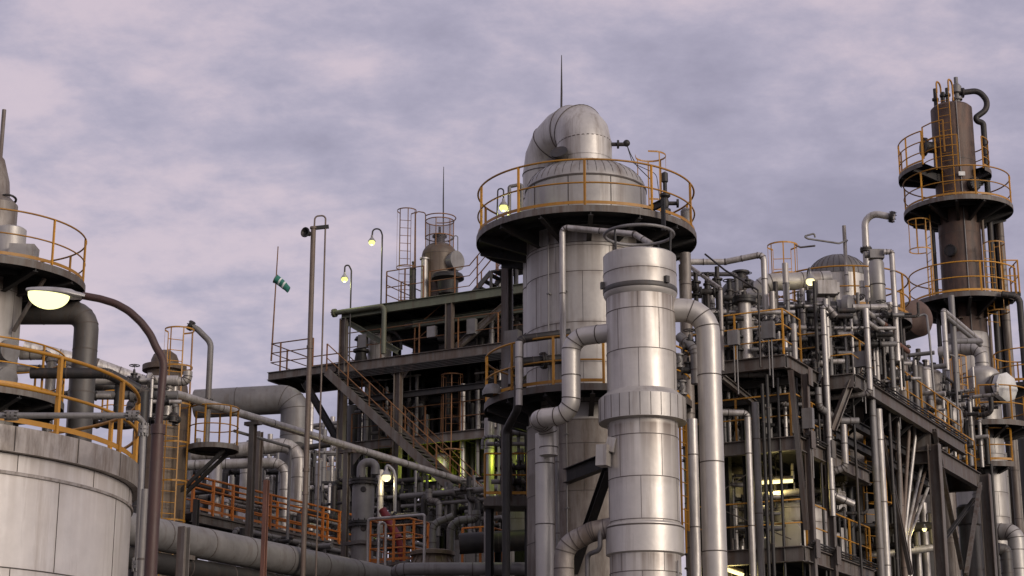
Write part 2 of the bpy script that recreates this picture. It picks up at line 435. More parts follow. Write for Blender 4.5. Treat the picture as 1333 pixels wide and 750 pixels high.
def manifold(label, c, w, dep, h, n, seed, mats=('pipe_grey', 'pipe_silver', 'pipe_dark'), rr=(.04, .12), group=None, valves=4, dirs=(E1, E2), cat='pipework'):
    """a connected bank of pipes: headers, risers with elbows, valves; c = near lower corner, axes E1 and E2"""
    R = random.Random(seed); D1, D2 = dirs
    o = thing('pipe_manifold', label, cat, c, group); c = V(c)
    lv = [h*(k+R.uniform(.2, .8))/3 for k in range(3)]
    for z in lv:
        r = R.uniform(rr[0]*1.2, rr[1]); y = R.uniform(.15, .85)*dep
        mb = MB(); a = c+D2*y+UP*z; tubing(mb, [a, a+D1*w], r, 'seam', n=10)
        flange(mb, a+D1*w*R.uniform(.2, .8), D1, r*1.6, .09)
        mb.build('header', (R.choice(mats), 'seam'), o)
    for i in range(n):
        r = R.uniform(*rr); x = R.uniform(0.02, .98)*w; y = R.uniform(0, 1)*dep; z = R.choice(lv)
        a = c+D1*x+D2*y; mb = MB(); k = R.random()
        if k < .45: pts = [a, a+UP*z, a+UP*z+D2*(R.uniform(.3, .9)*dep)]
        elif k < .75: pts = [a+UP*R.uniform(0, .2)*h, a+UP*z, a+UP*z+D1*(R.choice((-1, 1))*R.uniform(.3, .9)), a+UP*h*R.uniform(.6, 1.02)+D1*.0+D1*(0)]
        else: pts = [a, a+UP*h*R.uniform(.5, 1.05)]
        if k >= .45 and k < .75: pts[3] = V((pts[2].x, pts[2].y, c.z+h*R.uniform(.75, 1.05)))
        tubing(mb, pts, r, 'seam', n=9, joint=.9)
        mb.build('pipe', (R.choice(mats), 'seam'), o)
    for i in range(valves):
        a = c+D1*(R.uniform(.05, .95)*w)+D2*(R.uniform(0, .5)*dep)+UP*R.uniform(.15, .8)*h
        mb = MB(); r = R.uniform(.05, .09); mb.cyl(a-D1*r*7, a+D1*r*7, r*.8, 9)
        mb.build('spool', R.choice(mats), o); add_valve(o, a, D1, r, wdir=R.choice((UP, -E2)))
    return o
def drum_v(label, c, r, z0, z1, mat='clad_dark', cat='vessel', name='process_vessel', dh=.35, seams=3, parts=True, mats_seam='seam', group=None, legs=0):
    """upright vessel with domed head, flanged top nozzle and a manway"""
    o = thing(name, label, cat, V((c.x, c.y, z0)), group)
    prof = [(0, z0), (r, z0)]+dome(r, dh, z1)
    vessel_shell('shell', o, c, prof, mat, [z0+(z1-z0)*(i+.5)/seams for i in range(seams)]+[z1], 3, 32)
    b = V((c.x, c.y, 0)); nm = MB(); nm.cyl(b+UP*(z1+dh*.8), b+UP*(z1+dh+.16), r*.28, 14); flange(nm, b+UP*(z1+dh+.18), UP, r*.42, .06); nm.build('nozzle', 'pipe_dark', o)
    if parts:
        d = V((-.35, -.94, 0)); q = b+d*r+UP*(z0+(z1-z0)*.45); mm = MB(); mm.cyl(q-d*.05, q+d*.14, r*.36, 16); flange(mm, q+d*.16, d, r*.46, .06, 18); mm.build('manway', mat, o)
    for k in range(legs):
        a = math.pi/4+k*2*math.pi/legs; q = b+V((math.cos(a), math.sin(a), 0))*r*.85
        lm = MB(); lm.ibeam(V((q.x, q.y, z0-1.0)), V((q.x, q.y, z0)), .12, .1); lm.build('leg', 'steel', o)
    return o
def point(loc, col, watt, rad=.08):
    l = bpy.data.lights.new('lamp_light', 'POINT'); l.energy = watt; l.color = col; l.shadow_soft_size = rad
    o = bpy.data.objects.new('lamp_light', l); o.location = loc; COL.objects.link(o); return o
def bell_lamp(label, bulb, arm_pts, r=.022, mat='pipe_dark', bulbmat='bulb_lime', size=.17, watt=25, col=(.95, 1, .4), group=None):
    """gooseneck lamp: pole with hooked top, bell shade, bulb"""
    base = arm_pts[-1]; o = thing('gooseneck_lamp', label, 'lamp', base, group)
    mb = MB(); mb.tube(fillet(arm_pts, .22, 8), r, 8); mb.build('pole', mat, o)
    s = size; sh = MB()
    sh.lathe(bulb+UP*s*.35, [(s*.95, 0), (s*.9, s*.12), (s*.5, s*.75), (s*.28, s*1.0), (s*.28, s*1.5), (0, s*1.5)], 18, 0)
    sh.lathe(bulb+UP*s*.35, [(s*.47, s*.73), (s*.87, s*.10), (s*.95, 0)], 18, 0)
    sh.build('lamp_shade', 'lamp_metal', o)
    bb = MB(); bb.lathe(bulb, [(0, -s*.7), (s*.45, -s*.58), (s*.78, -s*.2), (s*.8, s*.15), (s*.6, s*.5), (0, s*.55)], 16); bb.build('bulb', bulbmat, o)
    pl = point(bulb-UP*s*1.1, col, watt); pl.parent = o; pl.location = bulb-UP*s*1.1-base
    return o
# ================================================================== camera, sky, sun
cam = bpy.data.cameras.new('camera'); co = bpy.data.objects.new('camera', cam); COL.objects.link(co)
cam.sensor_width = 36; cam.lens = F/1333*36; cam.clip_end = 5000; cam.clip_start = .5
co.location = (0, 0, CZ); co.rotation_euler = (math.pi/2+TH, 0, 0); S.camera = co
SUN_AZ, SUN_EL = math.radians(136), math.radians(13)     # clockwise from +Y: behind the camera, to the right
sd = V((math.sin(SUN_AZ)*math.cos(SUN_EL), math.cos(SUN_AZ)*math.cos(SUN_EL), math.sin(SUN_EL)))
sun = bpy.data.lights.new('sun', 'SUN'); sun.energy = 1.7; sun.angle = math.radians(18); sun.color = (1, .88, .75)
so = bpy.data.objects.new('sun', sun); COL.objects.link(so); so.rotation_euler = (-sd).to_track_quat('-Z', 'Y').to_euler()
W = bpy.data.worlds.new('World'); S.world = W; W.use_nodes = True
t = W.node_tree; L = t.links.new; bg = t.nodes['Background']; bg.inputs['Strength'].default_value = .1
sky = N(t, 'ShaderNodeTexSky', sky_type='NISHITA'); sky.sun_disc = False; sky.sun_elevation = SUN_EL; sky.sun_rotation = SUN_AZ
tc = N(t, 'ShaderNodeTexCoord'); sx = N(t, 'ShaderNodeSeparateXYZ'); L(tc.outputs['Generated'], sx.inputs[0])
zz = N(t, 'ShaderNodeMath', operation='MAXIMUM'); L(sx.outputs[2], zz.inputs[0]); zz.inputs[1].default_value = 0.0
za = N(t, 'ShaderNodeMath', operation='ADD'); L(zz.outputs[0], za.inputs[0]); za.inputs[1].default_value = .30
inv = N(t, 'ShaderNodeMath', operation='DIVIDE'); inv.inputs[0].default_value = 1; L(za.outputs[0], inv.inputs[1])
pv = N(t, 'ShaderNodeVectorMath', operation='SCALE'); L(tc.outputs['Generated'], pv.inputs[0]); L(inv.outputs[0], pv.inputs['Scale'])
def noise(scale, detail, rough, loc=(0, 0, 0), stretch=(1, 1, 1), dist=0.):
    mp = N(t, 'ShaderNodeMapping'); mp.inputs['Location'].default_value = loc; mp.inputs['Scale'].default_value = stretch
    L(pv.outputs[0], mp.inputs['Vector'])
    n = N(t, 'ShaderNodeTexNoise'); n.inputs['Scale'].default_value = scale; n.inputs['Detail'].default_value = detail
    n.inputs['Roughness'].default_value = rough; n.inputs['Distortion'].default_value = dist
    L(mp.outputs[0], n.inputs['Vector']); return n.outputs['Fac']
def ramp(fac, stops, mode='B_SPLINE'):
    r = N(t, 'ShaderNodeValToRGB'); r.color_ramp.interpolation = mode; e = r.color_ramp.elements
    while len(e) < len(stops): e.new(.5)
    for i, (p, c) in enumerate(stops): e[i].position = p; e[i].color = (*c, 1)
    L(fac, r.inputs[0]); return r.outputs[0]
def mix(f, a, b, bt='MIX'):
    m = N(t, 'ShaderNodeMix', data_type='RGBA', blend_type=bt)
    if isinstance(f, float): m.inputs[0].default_value = f
    else: L(f, m.inputs[0])
    L(a, m.inputs[6]); L(b, m.inputs[7]); return m.outputs[2]
big = noise(2.3, 5, .5, (6.3, 2.9, 1.4), (.9, 1.05, 1), .1)
fine = noise(10.5, 10, .61, (.3, 7.7, 2.1), (.9, 1.05, 1), .08)
sm = N(t, 'ShaderNodeMath', operation='MULTIPLY_ADD'); L(fine, sm.inputs[0]); sm.inputs[1].default_value = .78; L(big, sm.inputs[2])
so_ = N(t, 'ShaderNodeMath', operation='SUBTRACT'); L(sm.outputs[0], so_.inputs[0]); so_.inputs[1].default_value = .39
k = 10.
cl = ramp(so_.outputs[0], [(.26, (.30, .28, .372)), (.40, (.362, .335, .436)), (.54, (.435, .402, .51)), (.69, (.64, .535, .60))])
cs = N(t, 'ShaderNodeVectorMath', operation='SCALE'); L(cl, cs.inputs[0]); cs.inputs['Scale'].default_value = k*1.1; cl = cs.outputs[0]
# thick even cloud over a thin clear sky; the gaps glow pink in the last light
col = mix(.9, sky.outputs[0], cl)
# western glow: the cloud base is lit on the sunset side of the dome
dn = N(t, 'ShaderNodeVectorMath', operation='DOT_PRODUCT'); L(tc.outputs['Generated'], dn.inputs[0]); dn.inputs[1].default_value = (sd.x, sd.y, .12)
gl = N(t, 'ShaderNodeMapRange'); L(dn.outputs['Value'], gl.inputs['Value']); gl.inputs['From Min'].default_value = .45; gl.inputs['From Max'].default_value = 1.0
gl.interpolation_type = 'SMOOTHSTEP'
gc = N(t, 'ShaderNodeVectorMath', operation='SCALE'); gc.inputs[0].default_value = (.86*k, .78*k, .69*k); L(gl.outputs[0], gc.inputs['Scale'])
ad = N(t, 'ShaderNodeVectorMath', operation='ADD'); L(col, ad.inputs[0]); L(gc.outputs[0], ad.inputs[1])
L(ad.outputs[0], bg.inputs['Color'])
S.view_settings.view_transform = 'Standard'; S.view_settings.look = 'None'; S.view_settings.exposure = 0; S.view_settings.gamma = 1
S.cycles.use_denoising = True
S.cycles.max_bounces = 5
# ================================================================== ground
g = MB(); g.add([(-2500, -2500, 0), (2500, -2500, 0), (2500, 2500, 0), (-2500, 2500, 0)], [[0, 1, 2, 3]]); struct('ground', g, 'gravel')
g = MB(); c0 = V((-6, 50, .006)); a, b = E1*36, E2*34
g.add([c0-a-b, c0+a-b, c0+a+b, c0-a+b], [[0, 1, 2, 3]]); struct('plant_pavement', g, 'concrete')
g = MB()
for w_, z0, z1 in ((3.4, .0, .012),):
    a, b = E2*60, E1*w_; q = E1*2+E2*12+UP*z1
    g.add([q-b-E1*40, q+b+E1*40, q+b+E1*40+E2*5, q-b-E1*40+E2*5], [[0, 1, 2, 3]])
struct('access_road', g, 'gravel')
# ================================================================== storage tank, lower left
tk = V((-9.77, 28, 0)); R, Z = 4.0, 6.69
o = thing('storage_tank', 'large pale metal clad storage tank with yellow railing, lower left corner', 'storage tank', tk)
sm_ = [Z-.62-k*1.32 for k in range(5)]
vessel_shell('shell', o, tk, [(R-.12, 0.05), (R-.12, Z-.30)], 'tank_plate', sm_[::-1]+[Z-.36], 16, 96, seam_w=.016, proud=.007, heavy=(Z-.36,), soil=.55)
mb = MB(); mb.lathe(tk, [(R-.13, Z-.36), (R, Z-.36), (R, Z), (R-.05, Z+.012), (0, Z+.22)], 96, 0)
for k in range(22):
    a = 2*math.pi*(k+.3)/22; d = V((math.cos(a), math.sin(a), 0)); mb.bar(tk+d*(R+.003)+UP*(Z-.35), tk+d*(R+.003)+UP*(Z-.005), .014, .008, 1, d)
mb.lathe(tk, [(R-.118, Z-.62), (R-.09, Z-.62), (R-.09, Z-.66), (R-.118, Z-.66)], 96, 0)
mb.build('roof_rim', ('tank_band', 'seam'), o)
rail(o, arc(tk+UP*(Z+.02), R-.10, 0, 2*math.pi, 90)[:-1], 1.12, 'yellow_rail', .036, 1.62, 1, True, True, phase=.62, n=8)
# foam pipe over the tank roof, dropping down its side
pz = P(60, 541, 24.2)
p0 = path((8, 541, 24.6), ('x', 178)); q = p0[-1]
pp = [p0[0]-EX*2.5, p0[0], q, q+V((.08, .1, -.08)), V((q.x+.14, q.y+.12, .2))]
pipe('slim grey pipe crossing the tank roof and running down the tank side', pp, .042, 'pipe_grey', None, rb=.1, flanges=((1, .04), (1, .97), (3, .015), (3, .3)), fmat='pipe_grey')
pipe('short grey standpipe beside the pale storage tank wall', path((189, 637, 24.2), ('Z', .1)), .05, 'pipe_grey', 'seam', name='standpipe')
# ================================================================== street lamp, near left
Yl = 20.5
top = P(205, 470, Yl); m_ = mpp(top)
o = thing('street_lamp', 'lit street lamp on curved rusty brown post, largest lamp, at left', 'street lamp', V((P(198, 750, Yl).x-.02, Yl, 0)))
base = ORG[o.name]
mb = MB(); x1 = P(205, 560, Yl)
mb.tube([base, V((base.x, Yl, x1.z))], .072, 14)
mb.tube([V((base.x, Yl, x1.z-.05)), V((base.x, Yl, x1.z+.06))], .084, 14)
arm = [V((base.x, Yl, x1.z+.05)), P(206, 470, Yl), P(203, 452, Yl), P(196, 436, Yl), P(184, 420, Yl), P(168, 405, Yl), P(150, 395, Yl), P(130, 389, Yl), P(108, 385, Yl)]
arm[1].x = base.x+.03
mb.tube(fillet(arm, .5, 4), [.062]+[.055]*200 if False else .045, 12)
mb.build('post', 'lamp_post_paint', o)
h0, h1 = P(36, 378, Yl), P(112, 386, Yl); ax = (h1-h0).normalized(); Lh = (h1-h0).length
up = V((-ax.z, 0, ax.x)); side = EY
hd = MB(); ns, n = 12, 14; vs = []
for i in range(ns+1):
    s = i/ns; w = .155*(math.sin(math.pi*min(1, .12+s*.62))**.6)*(1 if s < .72 else 1-(s-.72)*1.9); hh = .085*math.sin(math.pi*min(.98, .1+s*.72))**.5*(1 if s < .8 else .8)
    for j in range(n+1):
        a = math.pi*j/n; vs.append(h0+ax*(Lh*s)+side*(w*math.cos(a))+up*(hh*math.sin(a)-.02))
fs = [[i*(n+1)+j, i*(n+1)+j+1, (i+1)*(n+1)+j+1, (i+1)*(n+1)+j] for i in range(ns) for j in range(n)]
fs += [[i*(n+1), (i+1)*(n+1), (i+1)*(n+1)+n, i*(n+1)+n] for i in range(int(ns*0), ns)]
hd.add(vs, fs, 0, True)
hd.build('lamp_head', 'lamp_metal', o)
ln = MB(); lc = h0+ax*(Lh*.37)-up*.022; vs = []; nn = 20
for i in range(9):
    ph = math.pi/2*i/8
    for j in range(nn):
        a = 2*math.pi*j/nn; vs.append(lc+ax*(.245*math.cos(ph)*math.cos(a))+side*(.14*math.cos(ph)*math.sin(a))-up*(.175*math.sin(ph)))
ln.add(vs, [[i*nn+j, i*nn+(j+1) % nn, (i+1)*nn+(j+1) % nn, (i+1)*nn+j] for i in range(8) for j in range(nn)], 0, True)
ln.build('lens', 'street_lens', o)
# ================================================================== process column behind the tank, far left
Y = 42; ax_ = P(-24, 420, Y); m_ = mpp(ax_); C = V((ax_.x, Y, 0)); r = 49*m_
zt = P(-24, 330, Y-2.3).z          # upper deck
o = thing('process_column', 'silver process column with two round platforms behind the pale tank', 'column', C)
vessel_shell('shell', o, C, [(r, 0), (r, zt+.5)]+dome(r, .3, zt+.5), 'clad', [zt-.35-k*1.45 for k in range(9)][::-1], 6, heavy=(zt-.1, zt-3.6))
ring_deck(o, C+UP*zt, r, 2.33, brackets=12)
rail(o, arc(C+UP*zt, 2.28, 0, 2*math.pi, 72)[:-1], 1.12, 'yellow_rail', .026, 1.6, 1, True, True, phase=.15)
z2 = P(-24, 498, Y-2.0).z
ring_deck(o, C+UP*z2, r, 2.02, brackets=12)
rail(o, arc(C+UP*z2, 1.97, 0, 2*math.pi, 72)[:-1], 1.12, 'yellow_rail', .026, 1.6, 1, True, True, phase=.4)
# head works on top: drum, box housing, cone and stub vent
k = MB(); q = P(14, 305, Y-.5); k.lathe(V((q.x, q.y, 0)), [(.36, zt+.1), (.36, zt+1.12), (.30, zt+1.16), (0, zt+1.16)], 28); k.build('top_drum', 'clad', o)
k = MB(); q = P(32, 322, Y-.9); k.bar(V((q.x-.3, q.y, zt+.32)), V((q.x+.28, q.y, zt+.30)), .5, .56); k.lathe(V((q.x-.05, q.y-.26, zt+.3)), [(.26, 0), (.26, .04), (0, .04)], 20, 0, ax=(0, -1, 0)); k.build('valve_housing', 'clad', o)
k = MB(); q = P(-4, 262, Y); zc = q.z; k.lathe(V((q.x, q.y, 0)), [(.5, zt+.8), (.5, zc-.1), (.30, zc+.1), (.26, zc+.5), (.11, zc+1.05), (.05, zc+1.12), (.05, P(0, 143, Y).z), (0, P(0, 143, Y).z)], 24); k.build('vent_cone', 'clad_dirty', o)
k = MB(); k.torus(V((q.x+.3, q.y-.1, zc+.02)), .18, .03, 20, 6, ax=(0, .3, 1)); k.build('hoop_pipe', 'pipe_dark', o)
for v_ in (456, 492):
    q = P(0, v_, Y-.85); k = MB(); d = V((.75, -.66, 0)).normalized(); c0 = V((C.x, C.y, q.z))
    k.cyl(c0, c0+d*(r+.3), .2, 18); k.lathe(c0+d*(r+.3), [(0, 0), (.26, 0), (.26, .1), (0, .1)], 22, 0, ax=d); k.build('manway', 'pipe_grey', o)
k = MB(); k.bar(C+V((.9, -.5, zt-1.35)), C+V((1.65, -.9, zt-.18)), .08, .06); k.build('brace', 'steel', o)
# overhead duct of that column
pts = [V((C.x+.5, Y+1.2, P(0, 407, Y+1.2).z)), P(92, 403, Y+1.2), V((P(109, 480, Y+1.2).x, Y+1.2, .1))]; pts[1].z = pts[0].z; pts[1].x = pts[2].x
pipe('wide dark elbow duct dropping beside the left process column', pts, .295, 'clad_dark', 'seam', cat='duct', name='duct', rb=.42, n=24, joint=1.0)
# pipes in the gap between the tank rail and the small column
pipe('wide pale pipe running right behind the tank railing', [P(30, 452, 52), P(125, 476, 52.6), P(186, 498, 53), P(230, 514, 53.6)], .22, 'pipe_silver', 'seam', n=18, joint=2.)
pipe('wide dark pipe under the wide pale pipe behind the tank', path((100, 496, 52), ('p', (186, 512, 53)), ('Z', .2)), .2, 'pipe_dark', 'seam', n=16)
pipe('dark bent pipe behind the tank railing', path((40, 486, 41), ('x', 140), ('d', (.7, .4, -.32)), ('x', 188), ('Z', .2)), .125, 'pipe_dark', 'seam', n=14, rb=.3)
for i, (lab, u0, v0, u1, rp, mt) in enumerate((('silver pipe with lagged elbow behind left column', 26, 462, 68, .13, 'pipe_silver'), ('short silver pipe below the lagged elbow pipe', 20, 480, 96, .10, 'pipe_silver'), ('thin grey pipe low behind the tank railing', 30, 512, 120, .06, 'pipe_grey'))):
    pipe(lab, path((u0, v0, 44+i*.4), ('x', u1), ('Z', .2)), rp, mt, 'seam', rb=.25, joint=.6)
manifold('tangle of pipes and valves behind the tank railing', V((P(100, 560, 45).x, 44.6, P(60, 545, 45).z)), 2.4, 1.5, 1.3, 12, 3, dirs=(EX, EY))
# ================================================================== small caged column
Y = 50; ax_ = P(210, 560, Y); m_ = mpp(ax_); C = V((ax_.x, Y, 0)); r = 36*m_
zt = P(210, 514, Y-r).z
o = thing('scrubber_column', 'squat dark brown column with yellow caged ladder, right of the tank', 'column', C)
vessel_shell('shell', o, C, [(r, 0), (r, zt)], 'brown_grey', [zt-.9-k*1.1 for k in range(9)][::-1], 5, 40)
k = MB(); k.lathe(C, [(r+.09, zt-.06), (r+.09, zt+.06), (r*.92, zt+.08), (r*.86, zt+.42), (r*.62, zt+.72), (r*.62, zt+.82), (r*.80, zt+.83), (r*.80, zt+.98), (r*.5, zt+.99), (r*.5, zt+1.15), (r*.42, zt+1.3), (r*.2, zt+1.42), (0, zt+1.44)], 36); k.build('domed_head', 'brown_grey', o)
k = MB()
for j in range(20):
    a = 2*math.pi*j/20; d = V((math.cos(a), math.sin(a), 0)); k.cyl(C+d*(r+.05)+UP*(zt-.09), C+d*(r+.05)+UP*(zt+.09), .022, 6)
k.build('flange_bolts', 'pipe_dark', o)
fd = V((.45, -.89, 0)); ladder(o, C+fd*(r+.18)+UP*.3, zt+1.7, fd, .42, 'yellow_rail', (2.6, zt+1.72), .4, .98)
k = MB(); dp = V((-.85, -.3, 0)).normalized(); c1 = C+dp*(r+.45)+UP*(zt-.7); k.lathe(c1, [(0, 0), (.5, 0), (.5, -.1), (0, -.1)], 24); k.build('left_platform', 'steel_dark', o)
rail(o, arc(c1, .47, 1.6, 5.6, 14), .8, 'yellow_rail', .022, .6, 1, False)
c1 = P(276, 583, Y-.4); c1 = V((c1.x, Y-.2, P(276, 575, Y-.9).z))
k = MB(); k.lathe(c1, [(0, .0), (.68, 0), (.70, 0), (.70, -.14), (.66, -.14)], 32, 0); k.lathe(c1, [(.66, -.06), (0, -.06)], 32, 1); k.build('side_platform', ('steel', 'underside_shade'), o)
rail(o, arc(c1, .66, -2.9, 2.6, 34), 1.05, 'yellow_rail', .024, .75, 1, False)
k = MB()
for dy in (-.3, .3): k.bar(C+V((r*.8, dy, c1.z-1.3)), c1+V((.35, dy, -.15)), .09, .09)
k.build('bracket', 'steel_dark', o)
# gooseneck vent on that platform
q = V((c1.x-.18, c1.y-.1, c1.z)); b0 = P(248, 428, q.y)
pipe('grey gooseneck vent pipe with flanged mouth on the small round platform', [q, V((q.x, q.y, P(0, 446, q.y).z)), b0+V((.20, 0, -.02)), b0+V((-.02, 0, .1))], .085, 'pipe_grey', None, rb=.35, flanges=((0, .42), (2, .9)), fmat='pipe_dark', name='vent_pipe')
# ================================================================== MIDDLE STRUCTURE (front face on the plane b = BM)
BM = 55.2
def M_(u, v, db=0.): return onb(u, v, BM+db)
def drop(p, z): return V((p.x, p.y, z))
zF2, zF3 = M_(520, 463).z, M_(550, 388).z
LA = M_(440, 472); LB = M_(700, 447)
aL, aR = LA.dot(E1), LB.dot(E1)
def G(a, b, z): return E1*a+E2*b+UP*z         # grid point
DEP = 7.5
o = thing('steel_structure', 'tall dark steel plant structure with rusty railings and green top beam, centre left', 'structure', G((aL+aR)/2, BM+DEP/2, 0))
fr = o
def deck(parent, a0, a1, b0, b1, z, beam=.34, step=1.1, plate='grate', under='underside_shade', edge='steel', sides='fblr'):
    mb = MB(); mb.add([G(a0, b0, z), G(a1, b0, z), G(a1, b1, z), G(a0, b1, z)], [[0, 1, 2, 3]], 0)
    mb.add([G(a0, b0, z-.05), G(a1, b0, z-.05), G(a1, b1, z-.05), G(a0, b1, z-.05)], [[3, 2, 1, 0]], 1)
    n = max(1, int((a1-a0)/step))
    for i in range(1, n): mb.ibeam(G(a0+(a1-a0)*i/n, b0+.1, z-.05-beam*.36), G(a0+(a1-a0)*i/n, b1-.1, z-.05-beam*.36), beam*.6, .1, 1)
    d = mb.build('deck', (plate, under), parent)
    E_ = {'f': (G(a0, b0, z), G(a1, b0, z)), 'b': (G(a0, b1, z), G(a1, b1, z)), 'l': (G(a0, b0+.09, z), G(a0, b1-.09, z)), 'r': (G(a1, b0+.09, z), G(a1, b1-.09, z))}
    for k in sides:
        p, q = E_[k]; bm = MB(); bm.ibeam(p-UP*(beam/2+.012), q-UP*(beam/2+.012), beam, .17); bm.build('edge_beam', edge, d)
    return d
deck(o, aL, aR, BM, BM+DEP, zF2, .36)
a3 = M_(445, 398).dot(E1)
dk = deck(o, a3, aR, BM, BM+DEP, zF3, .34, edge='green_steel')
# lower floors
zF1, zF0 = M_(560, 560).z, M_(560, 662).z
deck(o, aL+.2, aR, BM+.6, BM+DEP, zF1, .34); deck(o, M_(555, 660).dot(E1), aR, BM+.6, BM+DEP, zF0, .34)
cols = [M_(447, 440).dot(E1), M_(519, 440).dot(E1), M_(585, 420).dot(E1), M_(641, 420).dot(E1)]
for bb in (BM+.02, BM+DEP/2, BM+DEP-.02):
    for a in cols:
        if bb < BM+1 and a == cols[3]: continue
        c = MB(); zt = zF2-.38 if bb < BM+1 and a == cols[1] else zF3-.36
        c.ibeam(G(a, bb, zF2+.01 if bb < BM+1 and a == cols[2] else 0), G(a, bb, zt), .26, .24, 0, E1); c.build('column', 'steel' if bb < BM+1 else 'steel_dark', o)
def brace(p, q, mat='steel_dark', w=.14):
    c = MB(); c.ibeam(p, q, w, w); c.build('brace', mat, o)
for a0, a1, z0, z1 in ((cols[0], cols[1], zF1, zF2-.3), (cols[2], cols[3], zF2, zF3-.3), (cols[1], cols[2], zF1, zF2-.3)):
    brace(G(a0+.1, BM+DEP-.3, z0), G(a1-.1, BM+DEP-.3, z1)); 
brace(G(cols[1]-.1, BM+.15, zF2+.2), G(a3+.15, BM+.15, zF3-.45), 'green_steel', .2)
brace(G(cols[2]+.1, BM+.3, zF2+.1), G(cols[3]+.5, BM+.3, zF3-.5), 'steel', .2)
brace(G(cols[0]+.2, BM+DEP-.4, zF2+.1), G(cols[1]+.1, BM+DEP-.4, zF3-.5), 'steel_dark', .2)
brace(G(cols[0]-.1, BM+.2, zF1-.2), G(aL-1.6, BM+.2, zF2-.5), 'steel_dark', .22); brace(G(cols[0]-.1, BM+DEP-.5, zF1-.2), G(aL-1.6, BM+DEP-.5, zF2-.5), 'steel_dark', .22)
for z in (zF1-1.9, zF2-1.4): 
    c = MB(); c.ibeam(G(aL+.3, BM+.3, z), G(aR, BM+.3, z), .22, .16); c.build('crossbeam', 'steel_dark', o)
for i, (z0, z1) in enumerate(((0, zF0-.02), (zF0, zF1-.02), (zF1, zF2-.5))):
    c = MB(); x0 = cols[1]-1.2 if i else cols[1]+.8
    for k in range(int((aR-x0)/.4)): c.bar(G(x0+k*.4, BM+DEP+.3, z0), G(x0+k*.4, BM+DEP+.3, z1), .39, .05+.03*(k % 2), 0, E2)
    c.build('shade_backing', 'steel_dark', o)  # dark ribbed backing, added to stand in for the shaded depth
# cantilever platform at the left end
aC = M_(349, 468).dot(E1)
mb = MB(); deck(o, aC, aL-.1, BM+.05, BM+2.6, zF2+.02, .3, .8)
rail(o, [G(aL-.1, BM+2.55, zF2+.03), G(aC+.06, BM+2.55, zF2+.03), G(aC+.06, BM+.1, zF2+.03), G(M_(405, 470).dot(E1), BM+.1, zF2+.03)], 1.1, 'old_rail', .03, 1.5, 2, False)
rail(o, [G(M_(445, 470).dot(E1), BM+.1, zF2+.03), G(aR, BM+.1, zF2+.03)], 1.1, 'old_rail', .024, 1.75, 1, False)
# sloping rails on the upper storey (a short stair up to the roof)
rail(o, [G(M_(530, 470).dot(E1), BM+.5, zF2+.1), G(M_(575, 410).dot(E1), BM+.5, zF3-1.0)], 1.0, 'old_rail', .024, 1.6, 1, False)
# roof-edge rails
zR = zF3+.01
a1_ = M_(500, 390).dot(E1); a2_ = M_(512, 388).dot(E1)
rail(o, [G(a1_, BM+.15, zR), G(M_(548, 388).dot(E1), BM+.15, zR)], 1.25, 'old_rail', .026, 1.0, 1, False)
rail(o, [G(a1_, BM+.15, zR), G(a1_, BM+3.2, zR)], 1.1, 'old_rail', .026, 1.1, 2, False)
rail(o, [G(M_(548, 388).dot(E1), BM+.6, zR), G(M_(600, 384).dot(E1), BM+.6, zR), G(M_(628, 384).dot(E1), BM+.6, zR+.85), G(M_(672, 384).dot(E1), BM+.6, zR+.85)], 1.15, 'old_rail', .026, 1.1, 2, False)
rail(o, [G(M_(600, 384).dot(E1), BM+1.5, zR), G(M_(628, 384).dot(E1), BM+1.5, zR+.85), G(M_(672, 384).dot(E1), BM+1.5, zR+.85)], 1.15, 'old_rail', .024, 1.0, 1, False)
pd = G(M_(600, 384).dot(E1), BM+1.05, zR); mb = MB(); mb.bar(G(M_(628, 384).dot(E1), BM+1.05, zR+.82), G(M_(672, 384).dot(E1), BM+1.05, zR+.82), .9, .05)
for i in range(4):
    s = i/4; mb.bar(pd.lerp(G(M_(628, 384).dot(E1), BM+1.05, zR+.85), s+.12)-E2*.4, pd.lerp(G(M_(628, 384).dot(E1), BM+1.05, zR+.85), s+.12)+E2*.4, .24, .04)
for s_ in (-.42, .42):
    mb.bar(pd+E2*s_, G(M_(628, 384).dot(E1), BM+1.05, zR+.80)+E2*s_, .05, .16)
    for u in (628, 645, 662): mb.bar(G(M_(u, 384).dot(E1), BM+1.05, zR)+E2*s_, G(M_(u, 384).dot(E1), BM+1.05, zR+.8)+E2*s_, .08, .08)
mb.build('walkway', 'grate', o)
# secondary beams just under the roof, seen from below
for k in range(4):
    c = MB(); c.ibeam(G(a3+.3, BM+1.2+k*1.7, zF3-.56), G(aR, BM+1.2+k*1.7, zF3-.56), .3, .16); c.build('roof_beam', 'green_steel' if k == 0 else 'steel_dark', o)
# grey-green pipe slung below the roof edge
pts = [G(M_(437, 410).dot(E1), BM-.15, M_(437, 409).z), G(M_(503, 410).dot(E1), BM-.15, M_(437, 409).z), G(M_(503, 410).dot(E1), BM-.15, zF2+.1)]
pipe('greenish pipe slung below the roof beam, beside the two gooseneck lamps', pts, .095, 'green_steel', None, rb=.2, flanges=((0, .02),), fmat='green_steel')
